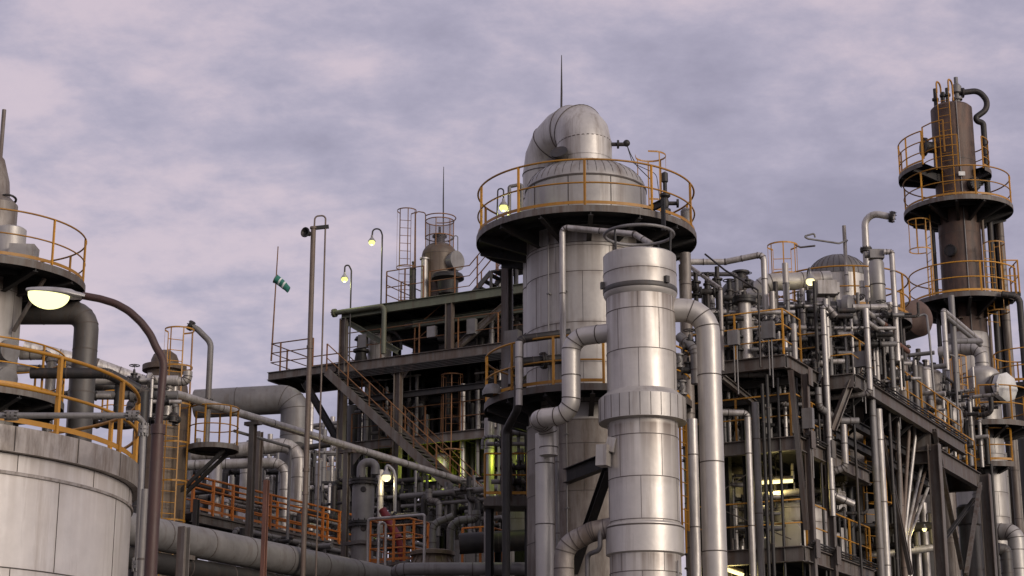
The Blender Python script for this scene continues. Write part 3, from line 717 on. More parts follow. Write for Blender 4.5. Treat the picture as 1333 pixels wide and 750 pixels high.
# ---- long staircase
b_s = BM-.5; s0 = onb(425, 484, b_s); s1 = onb(629, 675, b_s)
o = thing('staircase', 'long dark steel staircase with rusty handrails crossing the middle structure', 'staircase', V((s1.x, s1.y, 0)))
for db in (0, .95):
    m = MB(); m.bar(s0+E2*db, s1+E2*db, .06, .30); m.build('stringer', 'steel', o)
m = MB(); n = 34
for i in range(n):
    q = s0.lerp(s1, (i+.5)/n); m.bar(q+E2*.04+UP*.03, q+E2*.91+UP*.03, .22, .035)
m.build('treads', 'grate', o)
st = [s0.lerp(s1, i/8) for i in range(9)]
rail(o, st, 1.05, 'old_rail', .026, 1.35, 1, False); rail(o, [p+E2*.95 for p in st], 1.05, 'old_rail', .024, 1.35, 1, False)
m = MB(); m.ibeam(V((s1.x, s1.y, 0))+E2*.5, s1+E2*.5, .2, .2); m.build('leg', 'steel', o)
# ---- roof equipment: rusty drum with mesh screen
Y = 66.3; c = P(571.5, 382, Y); m_ = mpp(c); r = 23*m_; C = V((c.x, Y, 0))
z0 = zF3+.02; z1 = P(571, 327, Y-r).z; zt = P(571, 316, Y).z; zs = P(571, 289, Y).z
o = thing('roof_vessel', 'rust streaked vessel on the structure roof with see-through screen on top', 'vessel', C+UP*z0)
vessel_shell('shell', o, C, [(r*.9, z0), (r*.9, z0+.25), (r, z0+.3), (r, z1)]+dome(r, (zt-z1), z1), 'brown_grey', [z0+.8, z1], 12, 40)
m = MB(); rs = 17.5*m_; m.lathe(C, [(rs, zt-.35), (rs, zs)], 40); m.build('screen', 'screen_mesh', o)
m = MB()
for z in (zs+.02, zt+.2, zt-.3): m.torus(C+UP*z, rs+.03, .022, 36, 6)
for j in range(6):
    a = 2*math.pi*j/6+.3; m.cyl(C+V((math.cos(a), math.sin(a), 0))*(rs+.04)+UP*(z1), C+V((math.cos(a), math.sin(a), 0))*(rs+.04)+UP*(zs+.02), .02, 6)
m.torus(C+UP*(zs+.15), rs*1.2, .022, 36, 6, a0=-2.6, a1=1.8)
m.build('screen_frame', 'old_rail', o)
m = MB(); m.cyl(C+UP*(zt-.05), C+UP*(zt+.22), .2, 14); flange(m, C+UP*(zt+.24), UP, .28, .06); m.cyl(C+UP*(zt+.2), C+UP*(zt+.62), .05, 8); m.build('nozzle', 'pipe_dark', o)
d = V((.75, -.66, 0)); m = MB(); q = C+d*r+UP*(z1-.35); m.cyl(q-d*.1, q+d*.22, .3, 18); flange(m, q+d*.24, d, .38, .08, 20); m.build('manway', 'pipe_grey', o)
d = V((-.4, -.92, 0)); m = MB()
q = C+V((-.52, -.75, z0)); m.cyl(q, q+UP*(z1-z0-.35), .13, 14); flange(m, q+UP*(z1-z0-.33), UP, .18, .06); m.build('level_bridle', 'pipe_silver', o)
# flanged ring collar in front, handwheels
m = MB(); q = P(583, 362, Y-1.05); m.lathe(V((q.x, q.y, q.z)), [(0, .12), (.55, .12), (.6, .02), (.6, -.05), (.4, -.12), (.34, -.62), (0, -.62)], 24); m.build('flanged_pot', 'pipe_dark', o)
ladder(o, V((P(527, 380, Y).x, Y-.35, z0)), P(527, 283, Y).z, (0.2, -1, 0), .42, 'old_rail', (z0+1.5, P(527, 282, Y).z), .36, 1.15)
m = MB(); m.tube(fillet([V((P(541, 380, Y).x, Y, z0)), P(541, 275, Y), P(554, 277, Y), V((P(554, 300, Y).x, Y, P(0, 312, Y).z))], .12), .022, 7); m.build('davit', 'old_rail', o)
m = MB(); q = P(596, 372, Y-.2); m.tube(fillet([V((q.x, q.y, z0)), P(596, 303, Y-.2), P(586, 313, Y-.2), P(584, 315, Y)], .1), .02, 7); m.build('side_pipe', 'pipe_grey', o)
tag(MB().tube([V((P(576, 380, Y-.3).x, Y+.9, z0)), V((P(576, 250, Y).x, Y+.9, P(0, 250, Y).z)), V((P(576, 250, Y).x, Y+.9, P(0, 207, Y).z))], [.03, .026, .012], 7).build('lightning_rod', 'steel_dark'), 'thin lightning rod rising behind the rust streaked roof vessel', 'lightning rod')
q = P(532, 385, Y+.2)
m = MB(); z = zF3+.02; m.bar(V((q.x-.35, q.y, z+.2)), V((q.x+.38, q.y, z+.2)), .5, .4); m.bar(V((q.x-.3, q.y, z+.43)), V((q.x+.33, q.y, z+.43)), .42, .06); tag(m.build('equipment_box', 'red_paint'), 'dull red equipment box on the structure roof', 'box')
drum_v('slim dark pot with valve beside roof cage ladder', P(537, 385, Y-.5), .12, zF3+.02, zF3+1.5, 'pipe_dark', 'vessel', 'pot', .1, 2, False)
for i, (u, h) in enumerate(((610, .9), (622, .55), (650, .75), (657, 1.0))):
    q = G(M_(u, 385).dot(E1), BM+2.3, zF3+.02); v_ = thing('roof_vent', ['thin capped vent on roof left of the sloping rails', 'short squat vent on roof below the sloping rails', 'small vent box on roof near the tower platform', 'slim tank at the roof end nearest the tower'][i], 'vent', q)
    m = MB(); m.cyl(q, q+UP*h, .07 if i != 3 else .14, 12); m.build('stem', 'pipe_grey', v_); m = MB(); m.lathe(q+UP*h, [(0, .16), (.16, .05), (.17, 0), (0, 0)], 14); m.build('cap', 'pipe_dark', v_)
# vessels and pumps on deck F2
drum_v('pale short vessel on the upper deck below the green beam', M_(494, 455, 1.6), .46, zF2, zF2+1.25, 'clad', 'vessel', 'process_vessel', .2, 2, False)
q = M_(470, 458, .9); z = zF2+.02
o = thing('pump', 'small dark pump with round cover at the deck edge', 'pump', drop(q, z))
m = MB(); q = drop(q, z); m.bar(q-E1*.4+UP*.06, q+E1*.4+UP*.06, .4, .12); m.build('base', 'steel', o)
m = MB(); m.lathe(q+UP*.12, [(.22, 0), (.25, .1), (.2, .4), (.3, .44), (.3, .52), (.16, .6), (.16, .85), (.27, .9), (.2, 1.02), (0, 1.05)], 18); m.build('motor', 'pipe_dark', o)
# ---- gooseneck lamps on the green beam
Yb = M_(455, 400).y
q = P(455, 352, Yb); r0 = M_(455, 452, -.12); Yb = r0.y
bell_lamp('lower lit gooseneck lamp beside the green beam, nearer the mast', P(448.5, 364, Yb), [P(448.5, 358, Yb), P(449, 346, Yb), P(454, 345, Yb), V((r0.x, Yb, P(0, 352, Yb).z)), V((r0.x, Yb, zF2-.1))], .03, watt=30, size=.15)
r0 = M_(496, 392, -.12); Yb = r0.y
bell_lamp('upper lit gooseneck lamp on tall pole left of the roof cage ladder', P(484, 316, Yb), [P(484, 310, Yb), P(485.5, 298, Yb), P(495, 298, Yb), V((r0.x, Yb, P(0, 306, Yb).z)), V((r0.x, Yb, zF3-.1))], .03, watt=25, size=.15)
# ---- windsock
Yw = M_(354, 470, .5).y; w0 = P(353, 470, Yw)
o = thing('windsock', 'green and white striped windsock drooping on a thin pole', 'windsock', w0)
m = MB(); m.tube([w0, P(362, 321, Yw)], [.035, .02], 8); m.build('pole', 'old_rail', o)
m = MB(); ax0, ax1 = P(358.5, 363, Yw), P(376, 372.5, Yw); d = (ax1-ax0); L_ = d.length; n = 18; dd = d.normalized(); x = dd.orthogonal().normalized()
y = dd.cross(x); rows = 10
for i in range(rows):
    vs = []
    for j in (i, i+1):
        s = j/rows; rr = .17*(1-.2*s)*(1 if s < .8 else .9)
        for a in range(n): 
            an = 2*math.pi*a/n; sag = -UP*(.16*s*s)
            vs.append(ax0+d*s+sag+x*(rr*math.cos(an)*(1+.08*math.sin(3*an+s*5)))+y*(rr*math.sin(an)))
    m.add(vs, [[a, (a+1) % n, n+(a+1) % n, n+a] for a in range(n)], 1 if i in (3, 6) else 0, True)
m.add(vs[n:], [list(range(n))], 0)
m.build('sock', ('sock_green', 'sock_white'), o)
m = MB(); m.torus(ax0, .17, .015, 18, 5, ax=d); m.build('hoop', 'steel', o)
# ---- tall mast in front with horn and hooked pipe
Ym = 45.; q0 = P(400, 748, Ym); tp = P(408, 298, Ym); bx = tp.x
o = thing('mast', 'tall thin brown mast with horn and hooked top pipe, left of centre', 'mast', V((bx, Ym, 0)))
m = MB(); zt = tp.z; m.cyl(V((bx, Ym, 0)), V((bx, Ym, zt)), .065, 12)
for v_ in (450, 610, 640): m.cyl(V((bx, Ym, P(0, v_, Ym).z)), V((bx, Ym, P(0, v_+4, Ym).z)), .082, 12)
m.lathe(V((bx, Ym, zt)), [(.09, 0), (.09, .05), (0, .05)], 12)
m.build('pole', 'mast_paint', o)
m = MB(); m.tube(fillet([V((bx+.02, Ym, zt)), P(410, 281.5, Ym), P(424, 280.5, Ym), V((P(424.5, 300, Ym).x, Ym, .2))], .1), .022, 8); m.build('hooked_pipe', 'mast_paint', o)
m = MB(); m.bar(P(409, 297, Ym), P(428, 295, Ym), .07, .09); m.build('bracket_arm', 'steel_dark', o)
hq = P(400, 303.5, Ym-.1); d = V((-.55, -.83, 0)); m = MB(); m.lathe(hq-d*.1, [(0, 0), (.06, 0), (.07, .08), (.13, .16), (.135, .2), (.11, .2), (.03, .1)], 20, ax=d); m.bar(hq-d*.05, V((bx, Ym, hq.z)), .04, .04); m.build('horn', 'pipe_dark', o)
# ================================================================== pipes along E2, lower left
g0 = P(262, 529, 50.5)
pipe('long pale pipe sloping across the lower left to the staircase foot', path((176, 497, 46.8), ('e2', 650), ('d', (0, 0, .7))), .115, 'pipe_silver', 'seam', n=14, rb=.2, joint=2.2, supports=(along(P(176, 497, 46.8), E2, 330), along(P(176, 497, 46.8), E2, 452)))
g0 = P(170, 689, 40)
pipe('very wide grey pipe along the bottom left edge behind the tank', [along(g0, E2, 120), along(g0, E2, 560)], .36, 'pipe_grey', 'seam', n=24, joint=1.5, supports=(along(g0, E2, 240), along(g0, E2, 460)))
g1 = P(250, 741, 42.)
pipe('wide dark pipe under the very wide grey pipe', [along(g1, E2, 150), along(g1, E2, 470)], .24, 'pipe_dark', 'seam', n=20)
# big grey duct with mitred elbow
Yd = 62.; e = P(385, 519, Yd); a_ = V((e.x, Yd, P(388, 519, Yd).z)); fa = V((a_.x, Yd, 0))
pipe('very wide grey duct with square elbow behind the mast', [along(a_, V((-1, .12, 0)).normalized(), 255)-UP*.1, a_, V((a_.x, Yd, .1))], .5, 'pipe_grey', 'seam', cat='duct', name='duct', rb=.52, n=28, joint=1.6)
st0 = P(388, 588, Yd-.45); m = MB(); d = V((.25, -.97, 0)).normalized(); m.cyl(st0, st0+d*.7, .16, 14); m.lathe(st0+d*.02, [(0, 0), (.33, 0), (.33, .06), (0, .06)], 20, ax=d); m.cyl(st0+d*.6, st0+d*.6+V((1.0, -.1, .12)), .1, 10); tag(m.build('pipe_branch', 'pipe_dark'), 'short dark branch pipe with round plate on the very wide duct', 'pipe')
# three silver pipes with elbows beside it
pipe('silver pipe with elbow turning down, left of the wide duct', path((250, 592, 60.5), ('p', (402-12, 577, 60.5)), ('Z', .2)), .24, 'pipe_silver', 'seam', n=18, joint=.9)
pipe('lower silver pipe with sharp elbow at the wide duct', path((235, 606, 59.4), ('p', (366+6, 602, 59.4)), ('Z', .2)), .17, 'pipe_silver', 'seam', n=16, joint=.9)
pipe('upright silver pipe with small elbow head left of the silver elbow pipe', path((300, 590, 61), ('p', (322, 588, 61)), ('Z', .2)), .22, 'pipe_silver', 'seam', n=16, joint=.9)
pipe('silver riser behind the orange walkway railing', path((283, 600, 56.4), ('Z', .2)), .15, 'pipe_silver', 'seam', n=14)
pipe('slim grey frame pipe with square corner above the orange railing', path((305, 561, 51), ('e2', 378), ('Z', .2)), .045, 'pipe_grey', None, rb=.1)
for lab, u, v_, Y_, w_, mt in (('grey steel post left of the wide duct', 338, 562, 59, .19, 'steel'), ('rust brown square post in front of the orange walkway', 347, 625, 38, .10, 'pipe_rust'), ('short grey steel post beside the very wide pipe', 240, 686, 36, .19, 'steel'), ('dark steel post under the long pale pipe', 256, 650, 49, .14, 'steel_dark')):
    q = P(u, v_, Y_); m = MB(); m.ibeam(V((q.x, q.y, 0)), q, w_, w_*.9); m.bar(V((q.x-.2, q.y, .02)), V((q.x+.2, q.y, .02)), .4, .03); tag(m.build('steel_post', mt), lab, 'post')
# walkway with orange railing
wA = P(250, 664, 52); zW = wA.z
o = thing('walkway', 'raised walkway with bright orange railings, lower left', 'walkway', drop(wA, 0))
b0_ = wA; b1_ = along(wA, E2, 462)
m = MB(); m.bar(b0_-E1*.55-UP*.045, b1_-E1*.55-UP*.045, 1.1, .08); m.ibeam(b0_-UP*.2, b1_-UP*.2, .26, .14); m.ibeam(b0_-UP*.2-E1*1.1, b1_-UP*.2-E1*1.1, .26, .14); m.build('deck', ('steel',), o)
rail(o, [b0_, b1_], .98, 'orange_rail', .044, .95, 2, True); rail(o, [b0_-E1*1.08, b1_-E1*1.08], 1.1, 'orange_rail', .038, 1.35, 1, False)
for s in (.1, .5, .9):
    q = b0_.lerp(b1_, s)-E1*.55; m = MB(); m.ibeam(drop(q, 0), q-UP*.3, .2, .18); m.build('leg', 'steel_dark', o)
manifold('dense pipework and valves behind the orange walkway', b0_+E1*-3.4+UP*-.6, 1.9, 9.0, 1.9, 26, 11, rr=(.05, .13), valves=6)
manifold('low dark pipework in front of the orange walkway', b0_+E1*.5-UP*1.3, 1.0, 8.0, .9, 14, 12, mats=('pipe_dark', 'pipe_grey'), valves=4)
# flanged blow-off vessel with hooked pipe
Y = 53.; c = P(473, 640, Y); r = 14.5*mpp(c); C = V((c.x, Y, 0)); zt = P(0, 626, Y).z
o = thing('separator_vessel', 'upright grey flanged vessel with hooked pipe on top, lower centre left', 'vessel', C)
vessel_shell('shell', o, C, [(r, 0), (r, zt)], 'pipe_grey', [], 0, 28)
for v_ in (626, 681, 706):
    m = MB(); z = P(0, v_, Y).z
    if v_ != 706: flange(m, C+UP*z, UP, r*1.32, .07, 28); flange(m, C+UP*(z-.09), UP, r*1.32, .07, 28); m.cyl(C+UP*z, C+UP*(z+.05), r*1.1, 24)
    else: m.lathe(C+UP*z, [(r, 0), (r*1.7, 0), (r*1.7, -.1), (r, -.1)], 4)
    for j in range(14):
        if v_ == 706: break
        a = 2*math.pi*j/14; q = C+V((math.cos(a), math.sin(a), 0))*r*1.2; m.cyl(q+UP*(z-.17), q+UP*(z+.09), .018, 6)
    m.build('flange', 'pipe_dark' if v_ != 706 else 'steel', o)
m = MB(); tubing(m, path((469.5, 628, Y), ('z', 602), ('d', (.42, 0, .0)), ('d', (0, 0, -.36))), .125, None, .21, 16); m.build('hooked_pipe', 'pipe_grey', o)
for v_ in (637, 688):
    q = P(473, v_, Y-r); m = MB(); m.torus(q, .07, .018, 14, 6, ax=(0, 1, 0)); m.cyl(q+EY*.04, q-EY*.02, .06, 10); m.build('inspection_plug', 'pipe_dark', o)
manifold('jumble of bent pipes beside the flanged vessel', C+E2*.7+E1*-.5+UP*(P(0, 720, Y).z-.6), 1.2, 2.8, 2.2, 9, 21, mats=('pipe_dark', 'pipe_grey'), valves=3)
# lit work lamp on a pale pole
Y = 55.; bl = P(503, 622, Y); r0 = V((P(514, 660, Y).x, Y, .2))
bell_lamp('lit gooseneck work lamp beside the grey flanged vessel', bl, [bl+UP*.2, bl+UP*.42, P(512, 612, Y), V((r0.x, Y, P(0, 622, Y).z)), r0], .05, 'lamp_metal', 'bulb_warm', .17, 20, (1, .85, .5))
pipe('pale upright pipe lit by the work lamp', path((496, 612, Y+.4), ('Z', .2)), .09, 'pipe_silver', 'seam')
# orange access frame with red inclined chute
q = P(519, 735, 52); z = P(0, 735, 52).z; q = drop(q, z)
o = thing('access_platform', 'small bright orange railed platform with steps, lower centre', 'platform', drop(q, 0))
m = MB(); m.box(q+UP*-.05, E1*.66, E2*.6, UP*.05); m.build('deck', 'steel', o)
cr = [q-E1*.62-E2*.55, q+E1*.62-E2*.55, q+E1*.62+E2*.55, q-E1*.62+E2*.55]
rail(o, cr, 1.2, 'orange_rail', .036, .8, 2, True, True)
for p in cr: m = MB(); m.bar(drop(p, 0), p-UP*.1, .12, .12); m.build('leg', 'steel', o)
m = MB(); sA, sB = cr[0]-E1*.05, cr[0]-E1*1.0-UP*1.35
for k in (0, .7): m.bar(sA+E2*k, sB+E2*k, .06, .2)
for i in range(5): p = sA.lerp(sB, (i+.5)/5); m.bar(p+E2*.03, p+E2*.67, .2, .03)
m.build('steps', 'orange_rail', o)
pA, pB = P(498, 664, 53.4), P(519, 702, 53.0); m = MB(); m.cyl(pA, pB, .12, 12); m.cyl(pA.lerp(pB, .25), pA.lerp(pB, .29), .135, 12); m.tube([pB, pB+V((.15, 0, -.8)), V((pB.x+.2, pB.y, .3))], .1, 10)
tag(m.build('hose_reel_pipe', 'red_paint'), 'dark red inclined pipe beside the orange platform', 'pipe')
q = P(618, 738, 50); o = thing('orange_frame', 'short orange railing frame standing near the staircase foot', 'railing', drop(q, 0))
rail(o, [P(602, 736, 50), along(P(602, 736, 50), E1, 634), along(P(602, 736, 50), E1, 634)+E2*.9], 1.0, 'orange_rail', .034, .65, 1, False)
m = MB(); m.ibeam(drop(q, 0), q-UP*.07, .2, .2); m.build('leg', 'steel_dark', o)
# hooked vents with skirted pot
Y = 51.; c = P(563, 738, Y); C = V((c.x, Y, 0)); zt = P(0, 733, Y).z
o = thing('vented_pot', 'dark pot with ribbed skirt and flanged lid, bottom centre left', 'vessel', C)
m = MB(); m.lathe(C, [(.5, 0), (.5, zt-.35), (.72, zt-.3), (.5, zt+.18), (.62, zt+.2), (.62, zt+.3), (.5, zt+.34), (.3, zt+.36), (0, zt+.36)], 28); m.build('shell', 'brown_grey', o)
m = MB()
for j in range(18):
    a = 2*math.pi*j/18; d = V((math.cos(a), math.sin(a), 0)); m.bar(C+d*.72+UP*(zt-.29), C+d*.52+UP*(zt+.17), .03, .03)
m.build('ribs', 'brown_grey', o)
pipe('hooked grey vent pipe rising from the ribbed pot', path((563, 722, Y), ('z', 682), ('p', (590, 672, Y))), .1, 'pipe_grey', 'seam', rb=.3)
pipe('second hooked vent pipe with upturned mouth right of the ribbed pot', path((586, 748, Y+.6), ('z', 678), ('p', (620, 676, Y+.6)), ('d', (0, 0, .25))), .115, 'pipe_grey', 'seam', rb=.35)
pipe('thin pale frame pipe around the orange platform', path((478, 750, 50.4), ('z', 676), ('e1', 553), ('Z', .2)), .04, 'pipe_silver', None, rb=.08)
pipe('thin pale hoop pipe beside the orange platform', path((492, 750, 50.0), ('z', 680), ('d', (.18, .1, 0)), ('Z', .2)), .035, 'pipe_silver', None, rb=.1)
g0 = P(516, 741, 47.5)
pipe('wide pale pipe along the bottom edge left of the tower', [g0+V((.0, 2.5, -.6)), g0, along(g0, V((1, -.02, 0)).normalized(), 700)], .17, 'pipe_grey', 'seam', n=18, joint=2.4, rb=.3)
# uprights inside / in front of the middle structure
for lab, u, v_, db, rr, mt in (('thick dark upright pipe behind the staircase top', 492, 470, 2.2, .20, 'clad_dark'), ('slimmer dark upright pipe right of the thick one', 526, 480, 3.2, .16, 'clad_dark'), ('thick grey upright duct at the far left of the structure', 462, 480, 4.6, .17, 'clad_dark')):
    q = M_(u, v_, db); pipe(lab, [drop(q, zF2-.5), drop(q, .1)], rr*1.6, mt, 'seam', n=18)
q = P(637, 545, 48.5); pipe('bright silver upright pipe right of the staircase foot', [q, drop(q, .1)], .135, 'pipe_silver', 'seam', n=16)
q = P(652, 548, 49.2); pipe('thinner silver upright pipe beside the bright upright pipe', [q, drop(P(652, 548, 49.2), P(0, 648, 49.2).z), drop(P(652, 548, 49.2), P(0, 648, 49.2).z)+V((-.4, 1, 0))], .09, 'pipe_silver', 'seam', n=14)
pipe('dark crooked pipe below the lower tower platform', path((674, 502, 41.6), ('z', 532), ('p', (659, 560, 42.4)), ('Z', .2)), .095, 'pipe_dark', None, n=12, rb=.2)
# vessels deep inside, lit by lime lamps
for i, (u, v0, v1, db, rp, lab) in enumerate(((545, 500, 640, 5.2, .55, 'dark vessel behind the staircase middle'), (600, 560, 700, 4.5, .6, 'dark vessel lit lime green behind the staircase foot'), (665, 560, 680, 6.0, .5, 'vessel lit lime green behind the silver uprights'), (520, 560, 690, 5.6, .45, 'shadowed vessel behind the work lamp'), (640, 600, 700, 7.2, .5, 'lime lit drum deep behind the staircase foot'))):
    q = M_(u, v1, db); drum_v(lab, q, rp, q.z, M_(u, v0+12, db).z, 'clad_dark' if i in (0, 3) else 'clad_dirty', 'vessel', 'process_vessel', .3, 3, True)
lim = (.80, 1., .06)
for i, (u, v_, db) in enumerate(((655, 566, 4.6), (618, 618, 3.6), (560, 655, 4.3))):
    q = M_(u, v_, db); lb = bell_lamp(['lime lit lamp above the vessel behind the silver uprights', 'lime lit lamp hanging behind the staircase foot', 'lime lit lamp low behind the work lamp'][i], q, [q+UP*.2, q+UP*.7, q+UP*.7+E2*.5], .02, 'pipe_dark', 'bulb_lime', .12, 30, lim)
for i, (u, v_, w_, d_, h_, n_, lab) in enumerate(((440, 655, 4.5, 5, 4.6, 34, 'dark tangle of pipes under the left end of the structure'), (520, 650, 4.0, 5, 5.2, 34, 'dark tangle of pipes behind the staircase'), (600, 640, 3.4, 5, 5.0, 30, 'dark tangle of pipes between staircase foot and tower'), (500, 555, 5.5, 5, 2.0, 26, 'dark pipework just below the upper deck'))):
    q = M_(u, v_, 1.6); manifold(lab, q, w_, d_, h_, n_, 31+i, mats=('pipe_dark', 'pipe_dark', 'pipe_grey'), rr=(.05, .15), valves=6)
# ---- caged ladder inside the structure
q = M_(588, 600, 1.0); o = thing('caged_ladder', 'rusty caged ladder inside the structure right of the staircase', 'ladder', q)
ladder(o, q, M_(588, 492, 1.0).z, (0, -1, 0), .45, 'old_rail', (q.z+.3, M_(588, 492, 1.0).z), .4, 1.6)
# ---- distant pipe racks in the gap left of the structure
for i, (u, v_, Y_) in enumerate(((378, 655, 110), (420, 652, 128))):
    q = P(u, v_, Y_); manifold(['far pale pipe rack seen below the wide duct', 'farther pale pipe rack left of the dark structure'][i], drop(q, q.z), 7, 4, 6.5, 30, 51+i, mats=('pipe_silver', 'pipe_grey'), rr=(.07, .16), valves=2)
# ================================================================== MAIN TOWER
Y = 44.; ax_ = P(763, 300, Y); C = V((ax_.x, Y, 0)); m_ = mpp(ax_); r = 78*m_
RP = 143*m_; zP = P(763, 267, Y-RP).z
zn = lambda v_, rr=r, Yc=Y: P(0, v_, Yc-rr).z
z2 = P(763, 499, Y-2.55).z
TW = thing('distillation_tower', 'tallest broad silver tower with curved overhead duct and yellow railed platforms, centre', 'tower', C); o = TW
zs = [zn(v_) for v_ in (318, 352, 418, 470)]
vessel_shell('shell', o, C, [(r, z2-.6), (r, zP-.05)], 'clad', [z2-.2]+zs[::-1]+[zP-.5], 7, 72, heavy=(zP-.1,))
vessel_shell('lower_shell', o, C, [(r, 0), (r, z2-.6)], 'clad_dirty', [zn(v_) for v_ in range(1010, 540, -62)]+[z2-.62], 7, 72, heavy=(z2-.1, zn(610)))
zc = zn(226)
m = MB(); m.lathe(C, [(r+.02, zP+.0), (r+.02, zc)]+[(r*.99*math.cos(t_)+.02, zc+.78*math.sin(t_)) for t_ in [math.pi/2*i/10 for i in range(1, 11)]], 72, 0)
m.lathe(C, [(r, zc+.02), (r+.035, zc+.015), (r+.035, zc-.03), (r, zc-.03)], 72, 1)
for k in range(44):          # gore laps of the dome cladding
    a = 2*math.pi*k/44; d = V((math.cos(a), math.sin(a), 0)); pts = [C+d*(r*.99*math.cos(t_)+.024)+UP*(zc+.782*math.sin(t_)) for t_ in [1.15*i/6 for i in range(7)]]
    m.tube(pts, .006, 4, 1)
for k in range(9):
    a = 2*math.pi*k/9+.2; d = V((math.cos(a), math.sin(a), 0)); m.bar(C+d*(r+.024)+UP*(zP+.02), C+d*(r+.024)+UP*(zc-.03), .02, .01, 1, d)
m.build('domed_head', ('clad', 'seam'), o)
# overhead duct: up, over to the back left, and down behind the head
rd = 35.5*m_; p0 = C+UP*(zc+.6)+V((-.03, -.25, 0)); dirn = V((-.50, .866, 0)).normalized(); bend = .94
ztop = P(0, 133, Y-.1).z-rd; p1 = V((p0.x, p0.y, ztop)); p2 = p1+dirn*(bend*2-.15); p3 = V((p2.x, p2.y, z2+1.0))
m = MB(); fp = fillet([p0, p1, p2, p3], bend, 3); m.tube(fp, rd, 40)
for i in (1, 3, 4, 6, 8):
    t_ = (fp[i+1]-fp[i-1]).normalized(); m.lathe(fp[i]-t_*.014, [(rd*.98, 0), (rd+.012, .002), (rd+.012, .026), (rd*.98, .028)], 36, 1, ax=t_)
q = V((p0.x, p0.y, zc+.75)); m.lathe(q, [(rd+.01, 0), (rd+.01, .5), (rd*.98, .52)], 36, 0)
for z in range(6): m.lathe(V((p2.x, p2.y, ztop-bend-.6-z*1.2)), [(rd, 0), (rd+.01, .003), (rd+.01, .028), (rd, .03)], 36, 1)
m.build('overhead_duct', ('clad', 'seam'), o)
m = MB(); q = C+UP*(zc+.62)+V((-.62, -.75, 0)); m.cyl(q, q+V((-.06, -.16, .12)), .17, 16); m.cyl(q+V((-.06, -.16, .12)), q+V((-.075, -.2, .15)), .22, 16); m.build('nozzle', 'pipe_dark', o)
m = MB(); q = P(797, 188, Y-.4); m.cyl(q-EX*.15, q+EX*.32, .05, 10); m.lathe(q+EX*.12, [(0, 0), (.11, 0), (.11, .05), (0, .05)], 12, ax=EX); m.sphere(q+EX*.36+UP*.03, .09, 0, 10)
m.tube(fillet([q+EX*.36, q+V((.45, 0, -.25)), q+V((.62, .1, -.55)), q+V((1.0, .2, -.9))], .2), .012, 5); m.tube(fillet([q+EX*.36, q+V((.5, 0, -.5)), q+V((1.1, .1, -.75)), q+V((1.2, .2, -1.6))], .2), .010, 5); m.build('instrument', 'pipe_dark', o)
m = MB(); m.tube([V((P(731, 200, Y).x, Y+.3, ztop)), P(731, 120, Y+.3), P(731, 72, Y+.3)], [.03, .026, .010], 7); m.build('lightning_rod', 'steel_dark', o)
ring_deck(o, C+UP*zP, r+.03, RP, th=.08, fascia=.15, brackets=14, bdrop=.5)
rail(o, arc(C+UP*zP, RP-.04, 0, 2*math.pi, 84)[:-1], 1.16, 'yellow_rail', .03, 1.62, 1, True, True, phase=.42)
fd = V((.80, -.60, 0)); lp = C+fd*(RP+.02)
fd = V((.72, .69, 0)).normalized(); ladder(o, C+fd*(RP-.62)+UP*(z2+.2), zP+1.2, fd, .45, 'yellow_rail', (zP+.2, P(0, 205, 45.8).z), .4, 1.1)
R2 = 135*.0188; ring_deck(o, C+UP*z2, r, R2, th=.08, fascia=.15, brackets=14, bdrop=.55)
rail(o, arc(C+UP*z2, R2-.04, math.radians(-78), math.radians(222), 70), 1.16, 'yellow_rail', .03, 1.5, 1, True, False)
rail(o, arc(C+UP*z2, R2-.04, math.radians(222), math.radians(276), 14), 1.16, 'yellow_rail', .03, 1.1, 1, True, False)
# arms carried by the tower
m = MB(); a0, a1 = P(828, 281, Y-2.0), P(864, 263, Y-2.4); m.ibeam(a0, a1, .16, .1); m.bar(P(863, 258, Y-2.4), P(864, 300, Y-2.4), .09, .07); m.build('davit_arm', 'steel_dark', o)
a0 = P(738, 620, Y-r+.05); a1 = P(795, 598, 40.2); m = MB(); m.ibeam(a0, a1, .34, .2); m.ibeam(a1+V((-.05, .1, -.2)), V((a0.x+.12, a0.y, a0.z-2.2)), .2, .2); m.build('support_bracket', 'steel_dark', o)
for z_ in (700, 750):
    pass
tk_ = P(641, 498, Y-1.2); m = MB(); q = V((tk_.x, tk_.y, z2)); m.lathe(q, [(.24, .01), (.24, .12), (.16, .26), (0, .31)], 20); m.build('dome_cover', 'pipe_grey', o)
m = MB(); q = P(668, 455, Y-1.3); m.bar(q-UP*.5, q+UP*.45, .36, .22); m.build('junction_box', 'pipe_grey', o)
bl = P(655.5, 271, Y-1.3); bb = V((bl.x+.02, bl.y, 0))
bell_lamp('small lit lamp standing on the big tower top platform', bl, [bl+UP*.18, bl+UP*.5, bl+V((-.14, 0, .5)), V((bl.x-.16, bl.y, zP+.1))], .018, 'pipe_dark', 'bulb_lime', .13, 14)
pipe('short grey frame pipe standing on the top platform beside the dome', [V((P(679, 262, Y-1.5).x, Y-1.2, zP)), P(679, 240, Y-1.2), P(663, 243, Y-1.2), V((P(663, 262, Y-1.2).x, Y-1.2, zP))], .045, 'pipe_grey', None, rb=.05)
